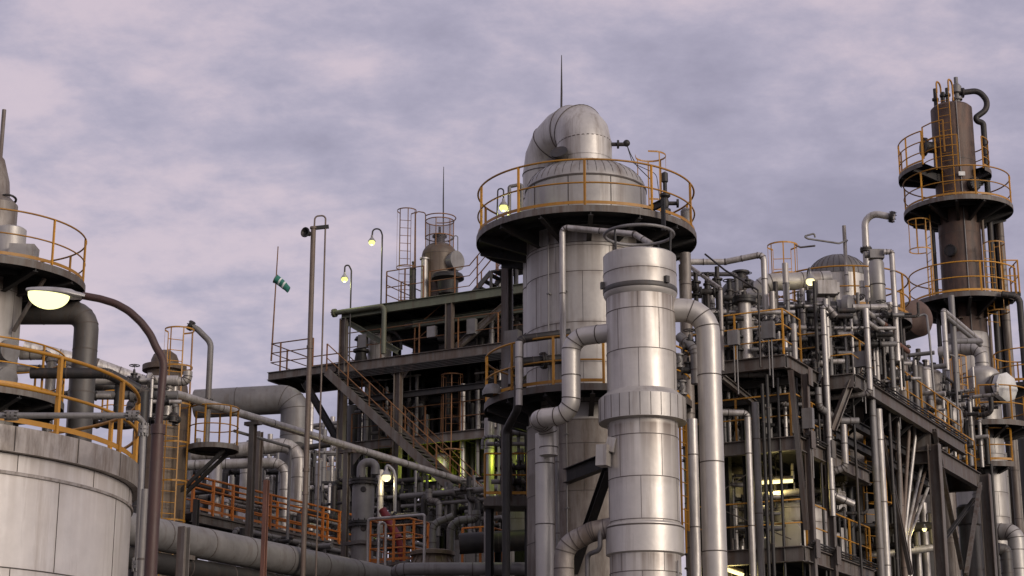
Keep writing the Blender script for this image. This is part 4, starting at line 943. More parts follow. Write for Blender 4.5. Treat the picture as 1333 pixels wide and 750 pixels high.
# ================================================================== FRONT COLUMN
Yf = 39.; ax2 = P(836, 520, Yf); CF = V((ax2.x, Yf, 0)); mf = mpp(ax2); zf = lambda v_, rr=.8: P(0, v_, Yf-rr).z
rf = 45.5*mf; rc = 48.5*mf; rk = 57*mf; rl = 50*mf
ztf = zf(322, rc)
o = thing('front_column', 'slender bright silver column with wide collar standing before the big tower', 'column', CF)
prof = [(rf*.96, 0), (rf*.98, zf(722, rl)), (rf, zf(600))] 
vessel_shell('shell', o, CF, [(rf*1.0, 0), (rf, zf(372))], 'clad_clean', [zf(v_) for v_ in (1000, 940, 880, 800, 742, 674, 618, 563, 451, 398, 372)], 5, 64, seam_w=.016, heavy=(zf(372), zf(541, rk), zf(716, rl)), soil=.85)
vessel_shell('top_section', o, CF, [(rf, zf(378)), (rc, zf(373, rc)), (rc, ztf), (rc-.03, ztf+.03), (0, ztf+.08)], 'clad_clean', [zf(346, rc)], 0, 64)
m = MB(); m.lathe(CF, [(rc, zf(371, rc)), (rc+.012, zf(370, rc)), (rc+.012, zf(365, rc)), (rc, zf(364, rc))], 64, 0); m.build('rib', 'clad_dark', o)
m = MB(); z0, z1 = zf(541, rk), zf(509, rk); m.lathe(CF, [(rf, z0-.0), (rk, z0+.02), (rk, z1), (rf, z1+.16)], 64, 0)
for k in range(26):
    a = 2*math.pi*k/26; d = V((math.cos(a), math.sin(a), 0)); m.bar(CF+d*(rk+.002)+UP*(z0+.03), CF+d*(rk+.002)+UP*(z1-.005), .012, .006, 1, d)
m.build('collar', ('clad', 'seam'), o)
m = MB(); z0, z1 = zf(716, rl), zf(679, rl); m.lathe(CF, [(rf, z0-.03), (rl, z0), (rl, z1), (rf, z1+.05)], 64, 0); m.lathe(CF, [(rl, z1-.02), (rl+.01, z1-.025), (rl+.01, z1-.05), (rl, z1-.055)], 64, 1); m.build('lower_collar', ('clad_clean', 'seam'), o)
m = MB(); q = P(793, 592, Yf-.35); m.bar(q+V((-.12, 0, -.25)), q+V((-.1, 0, .2)), .25, .3); m.bar(q+V((.02, 0, .05)), q+V((.1, 0, .35)), .2, .2); m.build('lug', 'clad', o)
for k in range(3):
    a = 1.2+k*2.1; d = V((math.cos(a), math.sin(a), 0)); m = MB(); m.bar(CF+d*(rc+.03)+UP*(ztf-.75), CF+d*(rc+.03)+UP*(ztf-.6), .1, .1, 0, d); m.build('lifting_lug', 'clad_dark', o)
# spray ring above it and its feed pipe
zr = P(0, 306, Yf).z
o = thing('spray_ring', 'thin dark hoop pipe above the top of the slender front column', 'pipe', V((CF.x, Yf, ztf)))
m = MB(); m.torus(V((CF.x, Yf, zr)), 46*mf, .036, 48, 8); m.build('hoop', 'pipe_grey', o)
for a in (-2.4, -.5, .9): 
    m = MB(); d = V((math.cos(a), math.sin(a), 0)); m.cyl(V((CF.x, Yf, ztf))+d*.74, V((CF.x, Yf, zr))+d*46*mf, .025, 7); m.build('stay', 'pipe_dark', o)
pipe('slim silver pipe running down the big tower front from under its top platform', [P(848, 318, 39.9), P(826, 305, 40.3), P(732, 296, 41.2), V((P(732, 330, 41.2).x, 41.2, P(0, 462, 41.2).z))], .072, 'pipe_silver', 'seam', rb=.12, joint=1.8)
# ================================================================== large pipes around the two columns
pipe('large silver pipe stepping left from the front column, centre', path(P(796, 433, Yf), ('e1', 743), ('z', 540), ('e1', 694), ('E2', .75), ('d', (0, 0, -.7))), (12.3,), 'clad_clean', 'seam', n=24, rb=.36, joint=.95)
q = P(709, 585, 41.0); pipe('straight silver riser below the stepping pipe', [V((q.x, q.y, P(0, 565, 41).z)), V((q.x, q.y, .1))], .212, 'clad_clean', 'seam', n=24, joint=1.2)
pipe('thin grey conduit between silver riser and big tower', path((725, 556, 41.9), ('Z', .2)), .045, 'pipe_grey', 'seam')
pipe('dark lagged elbow pipe low at the foot of the front column', [P(800, 686, Yf), P(771, 692, Yf+.1), P(734, 711, Yf+.35), V((P(734, 740, Yf+.35).x, Yf+.35, .1))], .215, 'clad_dirty', 'seam', n=24, rb=.42, joint=.4)
pipe('tall wide silver pipe with ribbed elbow right of the front column', path(P(850, 404, Yf), ('x', 921), ('Z', .1)), .262, 'clad_clean', 'seam', n=28, rb=.52, joint=1.65)
pipe('small pale drain pipe under the dark lagged elbow', [P(781, 690, 38.9), V((P(781, 690, 38.9).x, 38.9, P(0, 716, 38.9).z)), P(765, 722, 39.2), V((P(757, 728, 39.3).x, 39.3, .2))], .05, 'pipe_grey', None)
for lab, u, v0, Y_, rp, mt in (('silver pipe between front column and wide elbow pipe', 901, 546, 42, .12, 'pipe_silver'), ('stained pipe close behind the front column right side', 892, 330, 43.6, .135, 'clad_dirty'), ('slim pipe right behind the wide ribbed elbow pipe', 912, 440, 44.5, .08, 'pipe_grey')):
    pipe(lab, path((u, v0, Y_), ('Z', .2)), rp, mt, 'seam', n=16)
# lagged stubs and risers at the lower tower platform
pipe('upper dark lagged pipe on the lower tower platform', path((742, 433, 42.2), ('p', (676, 442, 41.9)), ('z', 500)), .10, 'pipe_dark', 'seam', rb=.15, joint=.5)
pipe('lower dark lagged pipe on the lower tower platform', path((735, 467, 42.4), ('p', (680, 472, 42.2))), .12, 'pipe_dark', 'seam', joint=.4, flanges=((0, .5),))
pipe('grey riser crossing the edge of the lower tower platform', path((675.5, 445, 41.55), ('z', 528)), .085, 'pipe_silver', 'seam', joint=.7)
pipe('thin bent pipe on the lower tower platform left part', path((664, 500, 42.6), ('z', 470), ('d', (.3, 0, 0))), .04, 'pipe_grey', None, rb=.15)
pipe('grey pipe rising behind the tower top left side', path((665, 500, 47), ('z', 338)), .06, 'pipe_grey', 'seam')
m = MB(); q = P(659.5, 440, 46.); m.ibeam(V((q.x, q.y, z2-2)), V((q.x, q.y, P(0, 335, 46.).z)), .22, .2); tag(m.build('steel_post', 'steel'), 'grey steel upright left of the big tower under its top platform', 'post')
o = thing('valve_station', 'cluster of dark valves right of the front column', 'valve', V((P(893, 500, 41).x, 41.6, z2)))
for i, (u, v_) in enumerate(((884, 470), (896, 482), (888, 505), (898, 452))):
    q = P(u, v_, 41.6); add_valve(o, q, EX if i % 2 else UP, .075, 'pipe_dark' if i % 2 else 'pipe_grey')
m = MB(); tubing(m, path((884, 438, 41.8), ('p', (905, 456, 41.5)), ('z', 500)), .12, 'seam'); m.build('pipe', ('pipe_grey', 'seam'), o)
q = P(889, 560, 40.6); o = thing('wall_ladder', 'narrow yellow ladder on the right flank of the front column', 'ladder', V((q.x, q.y, P(0, 690, 40.6).z)))
ladder(o, V((q.x, q.y, P(0, 690, 40.6).z)), P(0, 548, 40.6).z, (1, -.5, 0), .38, 'yellow_rail')
q = P(668, 610, 47.); o = thing('small_platform', 'small platform with yellow rails left of the big tower foot', 'platform', V((q.x, q.y, 0)))
zz_ = P(0, 646, 46.5).z; m = MB(); m.bar(V((q.x-.75, 47, zz_-.12)), V((q.x+.55, 47, zz_-.12)), 1.0, .24); m.build('deck', 'steel', o)
for dx in (-.6, .4): m = MB(); m.ibeam(V((q.x+dx, 47, 0)), V((q.x+dx, 47, zz_-.24)), .16, .16); m.build('leg', 'steel_dark', o)
rail(o, [V((q.x-.72, 46.52, zz_)), V((q.x+.52, 46.52, zz_)), V((q.x+.52, 47.45, zz_))], 1.1, 'yellow_rail', .03, .6, 1, True)
drum_v('lime lit vessel behind the small yellow railed platform', P(676, 640, 49.5), .42, zz_-.6, P(0, 575, 49.5).z, 'pipe_grey', 'vessel', 'process_vessel', .25)
q = P(660, 590, 48.2); bell_lamp('lime lit lamp behind the small yellow railed platform', q, [q+UP*.2, q+UP*.5, q+V((0, .4, .5))], .02, 'pipe_dark', 'bulb_lime', .12, 20, (.8, 1, .06))
manifold('dark pipes and valves at the foot of the big tower', V((P(640, 720, 45).x, 45.4, 4.6)), 2.4, 2.5, 2.2, 14, 61, dirs=(EX, EY), mats=('pipe_dark', 'pipe_grey'))
pipe('wide dark pipe lying low left of the big tower', [P(598, 708, 49), P(700, 702, 49)], .28, 'pipe_dark', 'seam', n=18)
manifold('dark pipes and valves on the small yellow railed platform', V((P(651, 640, 47.2).x, 47.0, zz_)), 1.0, .8, 1.9, 12, 62, dirs=(EX, EY), mats=('pipe_dark', 'pipe_grey'), rr=(.03, .08), valves=4)
# ================================================================== RIGHT STRUCTURE
A0 = P(1022, 461, 43.); zA = A0.z; aA, bA = A0.dot(E1), A0.dot(E2)
B0 = onz(1111, 485, zA); aB, bB = B0.dot(E1), B0.dot(E2)
bE = onz(1256, 577, zA).dot(E2)
aW = onb(880, 466, bA).dot(E1)
K2 = onb(1037, 566, bA+.3); a2, zK2 = K2.dot(E1), K2.z-.02
K3 = onb(1043, 710, bA+.3); zK3 = K3.z
o = thing('process_structure', 'multi storey dark steel structure crowded with pipes and yellow railings, right half', 'structure', G((aW+aB)/2, (bA+bE)/2, 0))
KS = o
deck(o, aW, aA, bA, bA+2.6, zA, .32, .9)
deck(o, aW, aB, max(bB, bA+2.62), bE, zA-.012, .36, 1.2, sides='fr')
yB = bA+1.2
# corner balcony in front of the long side
aQ = onb(1076, 487, bB).dot(E1)
# mid floors
b2e = ona(1131, 610, a2).dot(E2); b3e = ona(1138, 742, a2+.05).dot(E2)
deck(o, aW, a2, bA+.3, b2e, zK2, .34, 1.1); deck(o, aW, a2+.05, bA+.3, b3e, zK3, .36, 1.1)
c1 = ona(1217, 600, aB+.1); c2 = ona(1283, 640, aB+.1)
zC = ona(1230, 586, aB+.1).z
deck(o, aB-4.5, aB-.02, c1.dot(E2)+.15, c2.dot(E2)-.15, zC, .5, 1.2)
m = MB(); m.ibeam(G(aB-4.5, c1.dot(E2), zA-.62), G(aB+.02, c1.dot(E2), zA-.62), .5, .22); m.build('crossbeam', 'steel', o)
def kcol(q, zt, w=.24, mat='steel'):
    m = MB(); m.ibeam(drop(q, 0), drop(q, zt), w, w*.95, 0, E1); return m.build('column', mat, KS)
k1 = ona(1051, 560, a2+.10); k2 = ona(1079, 600, a2+.12); k3 = ona(1136, 640, a2+.1)
kcol(k1, zA-.35, .16); kcol(k2, P(1079, 492, k2.y).z, .17); kcol(c1, zC-.02, .32); kcol(c2, zC-.02, .32)
for a in (aW+.2, (aW+aA)/2, aA-2.0):
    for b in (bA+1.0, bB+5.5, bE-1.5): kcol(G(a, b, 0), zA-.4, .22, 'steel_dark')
def kbrace(p, q, w=.12, mat='steel'):
    m = MB(); m.ibeam(p, q, w, w); m.build('brace', mat, KS)
pq = ona(1081, 560, aB+.02); kbrace(V((k2.x, k2.y, P(0, 560, k2.y).z))+E1*.13, P(1109, 492, B0.y+.15), .16)
kbrace(P(1029, 482, 43.1), P(1050, 690, 43.3), .11)
kbrace(P(941, 492, 43.6), P(982, 525, 44.2), .14)
kbrace(P(1216, 560, c1.y), P(1252, 740, c2.y-1), .12); kbrace(P(1276, 630, c2.y-.3), P(1258, 748, c1.y+.5), .11); kbrace(P(1226, 706, c1.y+.2), P(1268, 650, c2.y-.2), .1, 'steel_dark')
kbrace(P(1146, 560, c1.y-3), P(1186, 748, c1.y-2), .11)
for (u0, v0, u1, v1, Y_) in ((938, 640, 1035, 576, 44.5), (940, 664, 1030, 702, 44.5)):
    m = MB(); m.tube([P(u0, v0, Y_), P(u1, v1, Y_-.7)], .014, 5); m.build('tie_rod', 'steel', o)
# dark backing sheets added deep inside, standing in for the interior shade
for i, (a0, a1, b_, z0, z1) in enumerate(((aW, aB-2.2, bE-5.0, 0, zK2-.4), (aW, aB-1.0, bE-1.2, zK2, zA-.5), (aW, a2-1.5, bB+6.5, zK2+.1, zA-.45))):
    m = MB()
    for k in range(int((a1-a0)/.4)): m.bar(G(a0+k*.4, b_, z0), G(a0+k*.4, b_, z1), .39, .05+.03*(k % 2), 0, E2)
    m.build('shade_backing', 'steel_dark', o)
# railings
rl_ = lambda pts, **k: rail(o, pts, k.pop('h', 1.15), k.pop('mat', 'yellow_rail'), k.pop('r', .025), k.pop('spacing', 1.1), k.pop('mids', 2), k.pop('toe', False), **k)
rl_([G(aW+.3, bA+.05, zA), G(aA-.05, bA+.05, zA), G(aA-.05, bA+1.3, zA)], spacing=1.15)
rl_([G(aA-.05, bA+2.55, zA), G(aA-1.6, bA+2.55, zA)], spacing=1.2, h=1.1)
rl_([G(aQ, bB+.05, zA), G(aB-.05, bB+.05, zA), G(aB-.05, bE-.1, zA)], h=1.0, spacing=1.35, mids=1)
rl_([G(aW, bA+.35, zK2), G(a2-.05, bA+.35, zK2), G(a2-.05, b2e-.1, zK2)], h=1.05, mids=1, spacing=1.4)
rl_([G(aW, bA+.35, zK3), G(a2, bA+.35, zK3), G(a2, b3e-.1, zK3)], h=1.1, mids=1, spacing=1.5)
rl_([G(aB-.1, c1.dot(E2)+.3, zC), G(aB-.1, c2.dot(E2)-.2, zC)], h=1.0, mids=1)
# cable tray runs along deck edges
for (z, a_, b0_, b1_) in ((zK2-.02, a2+.06, bA+.5, b2e), (zA+.02, aB+.05, bB+.3, bE), (zK3+.03, a2+.1, bA+.5, b3e)):
    m = MB()
    for k in range(3): m.tube([G(a_+.05*k, b0_, z+.04*k), G(a_+.05*k, b1_, z+.04*k)], .022, 6)
    m.build('conduit_run', 'pipe_dark', o)
# ---- top vessel with dome and round platform
Y = 50.5; c = P(1092, 383, Y); m_ = mpp(c); C = V((c.x, Y, 0)); R_ = 91*m_; r = 40*m_; zp = P(0, 398, Y-R_).z
o = thing('domed_vessel', 'silver vessel with ribbed dome and round railed platform on top of the right structure', 'vessel', V((C.x, Y, zA)))
zd = P(0, 353, Y-r).z; zt = P(0, 333, Y).z
vessel_shell('shell', o, C, [(r*1.05, zA), (r*1.05, zp-.3), (r, zp-.2), (r, zd)], 'clad', [zA+.8, zA+1.6], 7, 44)
m = MB(); m.lathe(C, dome(r*1.02, zt-zd, zd), 48, 0)
for k in range(30):
    a = 2*math.pi*k/30; d = V((math.cos(a), math.sin(a), 0)); m.tube([C+d*(r*1.02*math.cos(t_)+.004)+UP*(zd+(zt-zd)*math.sin(t_)+.002) for t_ in [1.3*i/6 for i in range(7)]], .007, 4, 1)
m.build('dome', ('pipe_grey', 'seam'), o)
ring_deck(o, C+UP*zp, r, R_, brackets=12, rim='steel')
rail(o, arc(C+UP*zp, R_-.04, 0, 2*math.pi, 64)[:-1], 1.15, 'yellow_rail', .03, 1.75, 1, True, True, phase=.3)
d = V((-.74, -.62, 0)).normalized(); q = P(1015, 380, Y-1.0)
ladder(o, V((P(1020, 380, 49.6).x, 49.6, zA)), P(0, 316, 49.6).z-.2, (-.1, -1, 0), .5, 'yellow_rail', (P(0, 356, 49).z, P(0, 317, 49).z), .42, 1.1)
# big horizontal pipe with elbow at the platform level
pipe('large silver pipe with ribbed elbow in front of the ribbed dome', [P(1080, 364, 48.3), P(997, 368, 48.0), V((P(972, 385, 48).x, 48.2, P(0, 392, 48).z)), V((P(968, 420, 48).x, 48.3, zA))], (11.5,), 'clad', 'seam', n=24, rb=.45, joint=.5)
pipe('wide dark pipe with flanged end below the ribbed dome platform', [P(1010, 404, 46.6), P(1088, 403, 46.6)], (11.,), 'pipe_dark', 'seam', n=24)
o = thing('flanged_elbow', 'grey flanged elbow ending the wide dark pipe below the dome', 'pipe', P(1097, 420, 46.5)); m = MB(); q = P(1088, 402, 46.6); m.lathe(q, [(0, 0), (.24, 0), (.24, .10), (0, .1)], 24, 0, ax=EX); m.lathe(q+EX*.12, [(.24, 0), (.24, .1), (.34, .12), (.34, .28), (.28, .34), (0, .36)], 28, 0, ax=(.9, -.42, 0)); m.build('flange', 'pipe_grey', o)
m = MB(); tubing(m, [q+EX*.4, q+V((.5, -.1, -.5)), V((q.x+.5, q.y-.1, zA))], .1, 'seam'); m.build('down_pipe', ('pipe_grey', 'seam'), o)
q = P(1069, 392, 45.5); o = thing('control_box', 'pale grey box on pipe legs below the ribbed dome', 'box', V((q.x, q.y, zA)))
m = MB(); q = P(1077, 376, 45.5); m.bar(q-EX*.27, q+EX*.22, .4, .36); m.bar(q+EX*.225, q+EX*.29, .30, .27); m.build('housing', 'pipe_silver', o)
m = MB(); m.cyl(q-UP*.17, drop(q, zA), .06, 8); m.build('leg', 'pipe_grey', o)
o = thing('filter_pot', 'upright silver canister with small box on top beside the gooseneck vent', 'vessel', V((P(1144, 403, 47).x, 47., P(0, 404, 47).z)))
q = drop(P(1144, 403, 47), 0); m = MB(); rr_ = 10*mpp(P(1144, 370, 47)); z0, z1 = P(0, 399, 47).z, P(0, 343, 47).z; m.lathe(q, [(0, z0-.08), (rr_*.8, z0-.06), (rr_, z0), (rr_, z1), (rr_*.85, z1+.07), (0, z1+.08)], 28); m.lathe(q, [(rr_, (z0+z1)/2), (rr_+.012, (z0+z1)/2), (rr_+.012, (z0+z1)/2-.03), (rr_, (z0+z1)/2-.03)], 28, 1); m.build('canister', ('clad', 'seam'), o)
m = MB(); t_ = q+UP*(z1+.24); m.bar(t_-EX*.18, t_+EX*.2, .3, .24); m.cyl(t_-EX*.3, t_-EX*.18, .09, 10); m.build('actuator', 'pipe_grey', o)
m = MB(); m.tube([q+UP*(z0-.05), drop(q, zA)], .09, 10); m.build('stand', 'pipe_dark', o)
# gooseneck vent and thin stacks above
pipe('tall gooseneck vent pipe with cut mouth above the right structure', [V((P(1129, 380, 49).x, 49., zA)), V((P(1128, 330, 49).x, 49, P(0, 276, 49).z)), P(1164, 283, 48.7)], .098, 'pipe_silver', None, rb=.55, n=16, flanges=((0, .8), (1, .93)), fmat='pipe_dark')
pipe('thin straight stack left of the gooseneck vent', path((1103, 380, 49.5), ('z', 294)), .055, 'pipe_silver', 'seam', joint=.9)
tag(MB().tube(fillet([P(1103, 313, 49.5), P(1092, 317, 49.3), P(1052, 311, 49.2), P(1046, 308, 49.2), P(1060, 304, 49.2), P(1061, 309, 49.2)], .06), .028, 7).build('sample_tube', 'pipe_grey'), 'thin zigzag tube reaching left from the straight stack', 'pipe')
tag(MB().tube(fillet([P(1034, 318, 49.6), P(1042, 322, 49.5), P(1061, 320, 49.2)], .06), .028, 7).build('sample_tube', 'pipe_grey'), 'short zigzag tube beside the yellow cage hoop', 'pipe')
q = P(1055, 367, 47.3); bell_lamp('lit bell lamp hanging in front of the ribbed dome', q, [q+UP*.2, q+UP*.42, q+V((.0, .5, .42)), V((q.x, q.y+.5, zp+.05))], .02, 'pipe_grey', 'bulb_warm', .15, 7, (1, .86, .5))
# ---- upright pipes with elbow heads on the top deck
up = [('silver upright with short elbow head in front of the pale grey box', [P(1088, 412, 44.8), P(1071, 392, 44.8)], 672, .075),
      ('silver upright at the left edge of the dome platform', [P(1022, 343, 46)], 396, .085),
      ('short silver upright behind the front balcony railing', [P(1005, 380, 45)], 445, .08),
      ('slim silver upright under the lit bell lamp', [P(1044, 376, 46)], 440, .07),
      ('silver upright inside the balcony railing corner', [P(1033, 422, 43.6)], 470, .075)]
for lab, hd_, v1, rr_ in up:
    pts = hd_[:]; b_ = pts[-1]; pts.append(V((b_.x, b_.y, max(P(0, v1, b_.y).z, zA+.01 if v1 < 600 else 0)))); pipe(lab, pts, rr_, 'pipe_silver', 'seam', rb=.12, joint=1.1)
for lab, u0, v0, u1, v1 in (('upper slanting pipe with rusty end right of the dome platform', 1126, 404, 1163, 424), ('lower slanting pipe with rusty end right of the dome platform', 1129, 419, 1182, 449)):
    a_, b_ = P(u0, v0, 45.4), None; b_ = along(a_, E2, u1); o = thing('capped_pipe', lab, 'pipe', V((a_.x, a_.y, zA)))
    m = MB(); tubing(m, [a_, a_.lerp(b_, .62)], .065, 'seam'); m.build('silver_length', ('pipe_silver', 'seam'), o); m = MB(); m.cyl(a_.lerp(b_, .62), b_, .072, 12); m.build('rusty_end', 'pipe_rust', o)
pipe('long silver upright carrying the two slanting pipes', path((1127, 402, 45.35), ('z', 512), ('e1', 1075)), .078, 'pipe_silver', 'seam', rb=.12, joint=.8)
pipe('silver upright right of the canister with square head', path((1150, 328, 46.8), ('d', (.22, 0, 0)), ('z', 470)), .075, 'pipe_silver', 'seam', rb=.06, joint=.9)
pipe('two way pipe linking canister and flanged elbow', path((1110, 400, 46.4), ('x', 1158), ('z', 394)), .085, 'pipe_silver', 'seam', rb=.12, joint=.6)
pipe('short elbow pipe hanging right of the ribbed dome', path((1122, 366, 47.4), ('z', 388), ('x', 1104)), .075, 'pipe_silver', 'seam', rb=.1)
# ---- left half of the top deck
pipe('grey overhead pipe with dropping end above the left top deck', path((888, 341, 45.5), ('x', 944), ('p', (994, 331, 45.2)), ('z', 440)), .082, 'pipe_silver', 'seam', rb=.14, joint=1.)
pipe('second grey overhead pipe below the first above the left top deck', path((890, 357, 46.), ('x', 958), ('z', 398)), .06, 'pipe_grey', 'seam', rb=.1)
pipe('pair member slanting pipe, left, meeting the silver downpipe', [P(884, 337, 46.5), P(938, 376, 43.2), V((P(938, 400, 43.2).x, 43.2, P(0, 483, 43.2).z))], .05, 'pipe_silver', 'seam', rb=.08)
tag(MB().tube(fillet([P(918, 331, 44.6), P(944, 352, 43.4), P(987, 378, 42.8), V((P(987, 400, 42.8).x, 42.8, P(0, 478, 42.8).z))], .08), .025, 7).build('conduit', 'pipe_dark'), 'thin dark conduit bent down in front of the balcony railing', 'conduit')
pipe('low horizontal pipe crossing behind the left top deck valves', path((890, 385, 47.), ('x', 1000)), .075, 'pipe_grey', 'seam')
q = P(971, 452, 44.2); o = thing('stub_column', 'grey stub column with flanged lid behind the front balcony railing', 'vessel', drop(q, zA))
zt = P(0, 393, 44.2).z; m = MB(); m.lathe(drop(q, 0), [(.19, zA), (.165, zt-.05), (.165, zt)], 24); m.build('body', 'pipe_silver', o)
m = MB(); flange(m, drop(q, zt), UP, .29, .07, 20); flange(m, drop(q, zt+.08), UP, .29, .07, 20); m.cyl(drop(q, zt+.1), drop(q, zt+.26), .07, 10); m.build('lid', 'pipe_dark', o); add_valve(o, drop(q, zt+.42)+EX*.1, EX, .06)
for i, (u, v_, Y_) in enumerate(((921, 380, 44.5), (934, 372, 44.9), (950, 388, 45.), (906, 376, 45.2), (947, 420, 44.4), (961, 447, 44))):
    q = P(u, v_, Y_); o = thing('gate_valve', ['dark gate valve nearest the silver downpipe on the left top deck', 'upright valve left of the flanged stub column', 'dark valve just behind the flanged stub column', 'dark valve leftmost on the top deck by the wide elbow pipe', 'dark valve low between silver downpipe and stub column', 'small valve at the foot of the flanged stub column'][i], 'valve', drop(q, zA))
    add_valve(o, q, UP if i % 2 else EX, .085); m = MB(); m.cyl(drop(q, zA), q+UP*.5, .06, 9); m.build('riser', 'pipe_dark', o)
drum_v('pale round headed tank half hidden on the left top deck', P(965, 378, 52), .62, zA, P(0, 384, 52).z, 'clad_dark', 'vessel', 'process_vessel', .5)
for lab, u, v0, Y_, rr_, mt, v1 in (('stout silver pipe beside the wide ribbed elbow, top deck', 890, 345, 45., .13, 'pipe_silver', 560), ('slim silver pipe rising at the left top deck', 930, 425, 46., .09, 'pipe_silver', 470), ('grey pipe with capped top, left top deck', 921, 388, 46.4, .16, 'pipe_grey', 470), ('silver pipe among valves, left top deck', 945, 398, 46., .08, 'pipe_silver', 470)):
    pipe(lab, path((u, v0, Y_), ('Z', zA if v1 < 500 else .2)), rr_, mt, 'seam', joint=.8)
for i, (u, Y_, w_, d_, h_, n_, lab) in enumerate(((900, 44.8, 4.2, 4.0, 2.3, 26, 'dense valves and pipes on the left top deck'), (1040, 46.2, 2.6, 3.2, 1.8, 24, 'dense pipes and valves under the dome platform'))):
    q = P(u, 470, Y_); manifold(lab, drop(q, zA+.02), w_, d_, h_, n_, 71+i, valves=8, dirs=(EX, EY))
# ---- row of vessels and pipes along the long side balcony
row = [(1137, .11, 1.35, 'pipe_grey'), (1150, .17, 1.7, 'clad_dark'), (1162, .13, 2.0, 'pipe_silver'), (1173, .21, 2.25, 'clad_dirty'), (1184, .19, 1.75, 'pipe_grey'), (1196, .17, 2.2, 'clad_dark'), (1206, .20, 2.3, 'pipe_silver'), (1217, .22, 2.4, 'clad_dirty'), (1228, .18, 2.0, 'pipe_grey'), (1238, .2, 1.6, 'clad_dark')]
names = ['first and slimmest', 'second', 'third', 'fourth', 'fifth', 'sixth', 'seventh', 'eighth', 'ninth', 'tenth and last']
for i, (u, rr_, h_, mt) in enumerate(row):
    q = ona(u, 470+(u-1130)*.45, aB-1.0); q = drop(q, zA); drum_v('%s upright pot from the left along the side balcony railing' % names[i], q, rr_, zA, zA+h_, mt, 'vessel', 'pot', .12, 2, False)
for i in range(4):
    q = ona(1140+i*24, 500+i*12, aB-1.9); manifold(['pipe cluster at the near end of the side balcony', 'pipe cluster second along the side balcony', 'pipe cluster third along the side balcony', 'pipe cluster at the far end of the side balcony'][i], drop(q, zA+.02), 1.5, 2.8, 3.0-.1*i, 20, 81+i, rr=(.04, .1), valves=5)
manifold('tall pipework behind the side balcony pots', G(aB-4.2, bB+2.5, zA), 2.2, 8.5, 3.3, 34, 91, rr=(.06, .14), valves=6)
# brown headed drum, pale drum end and frame pipes at the far end
q = P(1196, 414, 57); d = V((.55, -.83, 0)).normalized(); o = thing('horizontal_drum', 'big drum with rust brown rounded end behind the side balcony', 'vessel', drop(q, zA))
m = MB(); m.lathe(q, [(0, .28), (.25, .25), (.48, .15), (.60, 0)], 32, 0, ax=d); m.build('end_cap', 'rust_plate', o); m = MB(); m.lathe(q, [(.60, 0), (.60, -2.4), (0, -2.4)], 32, 0, ax=d); m.build('barrel', 'clad_dark', o)
m = MB(); m.bar(drop(q, zA)-d*1, q-d*1-UP*.5, .3, .8); m.build('saddle', 'steel_dark', o)
q = ona(1246, 545, aB-.7); d = E1; o = thing('horizontal_drum', 'pale drum end at the far end of the side balcony', 'vessel', drop(q, zA)); m = MB(); m.lathe(q, [(0, .16), (.3, .12), (.44, 0), (.44, -1.5), (0, -1.5)], 32, 0, ax=d); m.build('barrel', 'clad', o); m = MB(); m.bar(drop(q, zA)-d*.7, q-d*.7-UP*.35, .25, .5); m.build('saddle', 'steel_dark', o)
qf = P(1228, 404, 55); pipe('square pipe frame slanting down right to the silver side tower, upper pipe', [V((qf.x, 55, P(0, 482, 55).z)), qf, along(qf, E2, 1277)], .085, 'pipe_silver', 'seam', rb=.1)
qf = P(1231, 412, 55); pipe('lower slanting pipe of the square pipe frame', [qf, along(qf, E2, 1276)], .07, 'pipe_grey', 'seam')
pipe('short level pipe below the square pipe frame', [P(1236, 444, 56), P(1276, 444, 58)], .09, 'pipe_grey', 'seam')
pipe('slim post pipe right of the square pipe frame', path((1238, 385, 56.), ('z', 520)), .1, 'pipe_grey', 'seam')
for lab, pts in (('thin curved tube in front of the sixth pot', [P(1195, 412, 53), P(1206, 408, 53), P(1210, 440, 52.6), P(1217, 520, 52.4)]), ('thin curved tube in front of the ninth pot', [P(1236, 462, 55), P(1243, 464, 55), P(1245, 500, 54.6), P(1248, 560, 54.4)])):
    tag(MB().tube(fillet(pts, .3), .035, 8).build('bent_tube', 'pipe_grey'), lab, 'pipe')
# ---- below the decks: downpipes and the converging fan
for lab, u, v0, db, rr_, mt in (('slim silver downpipe before the mid floors, with elbow at its top', 973, 538, 43.2, .08, 'pipe_silver'), ('grey downpipe right of the elbow topped silver one', 983, 524, 43.6, .09, 'pipe_grey'), ('thin dark downpipe before the fluorescent tube', 992, 500, 43.3, .045, 'pipe_dark'), ('second thin dark downpipe before the fluorescent tube', 998, 488, 43.3, .045, 'pipe_dark'),
        ('silver downpipe tallest at the right of the mid floors', 1143, 533, 47., .105, 'pipe_silver'), ('dark downpipe beside the tallest silver downpipe', 1134, 500, 46.4, .09, 'pipe_grey'), ('thin dark downpipe right of the tallest silver downpipe', 1156, 520, 48, .05, 'pipe_dark'),
        ('pale downpipe left of the far steel column', 1190, 640, 53, .1, 'pipe_silver'), ('paler downpipe nearest the far steel column', 1201, 655, 53.6, .12, 'pipe_silver'), ('grey downpipe behind the fan of converging pipes', 1182, 600, 54, .12, 'pipe_grey'), ('brown downpipe before the fan of pipes', 1166, 540, 50, .085, 'mast_paint')):
    pts = path((u, v0, db), ('Z', .2))
    if u == 973: pts = [pts[0]-EX*.8+UP*.02]+pts
    pipe(lab, pts, rr_, mt, 'seam', n=12, rb=.12)
fan = [(1168, 540, 1173), (1182, 551, 1175), (1190, 557, 1177), (1204, 566, 1179), (1211, 569, 1181), (1224, 575, 1183)]
o = thing('pipe_fan', 'fan of thin pipes converging downwards beneath the side balcony', 'pipework', drop(P(1178, 700, 50.5), 0))
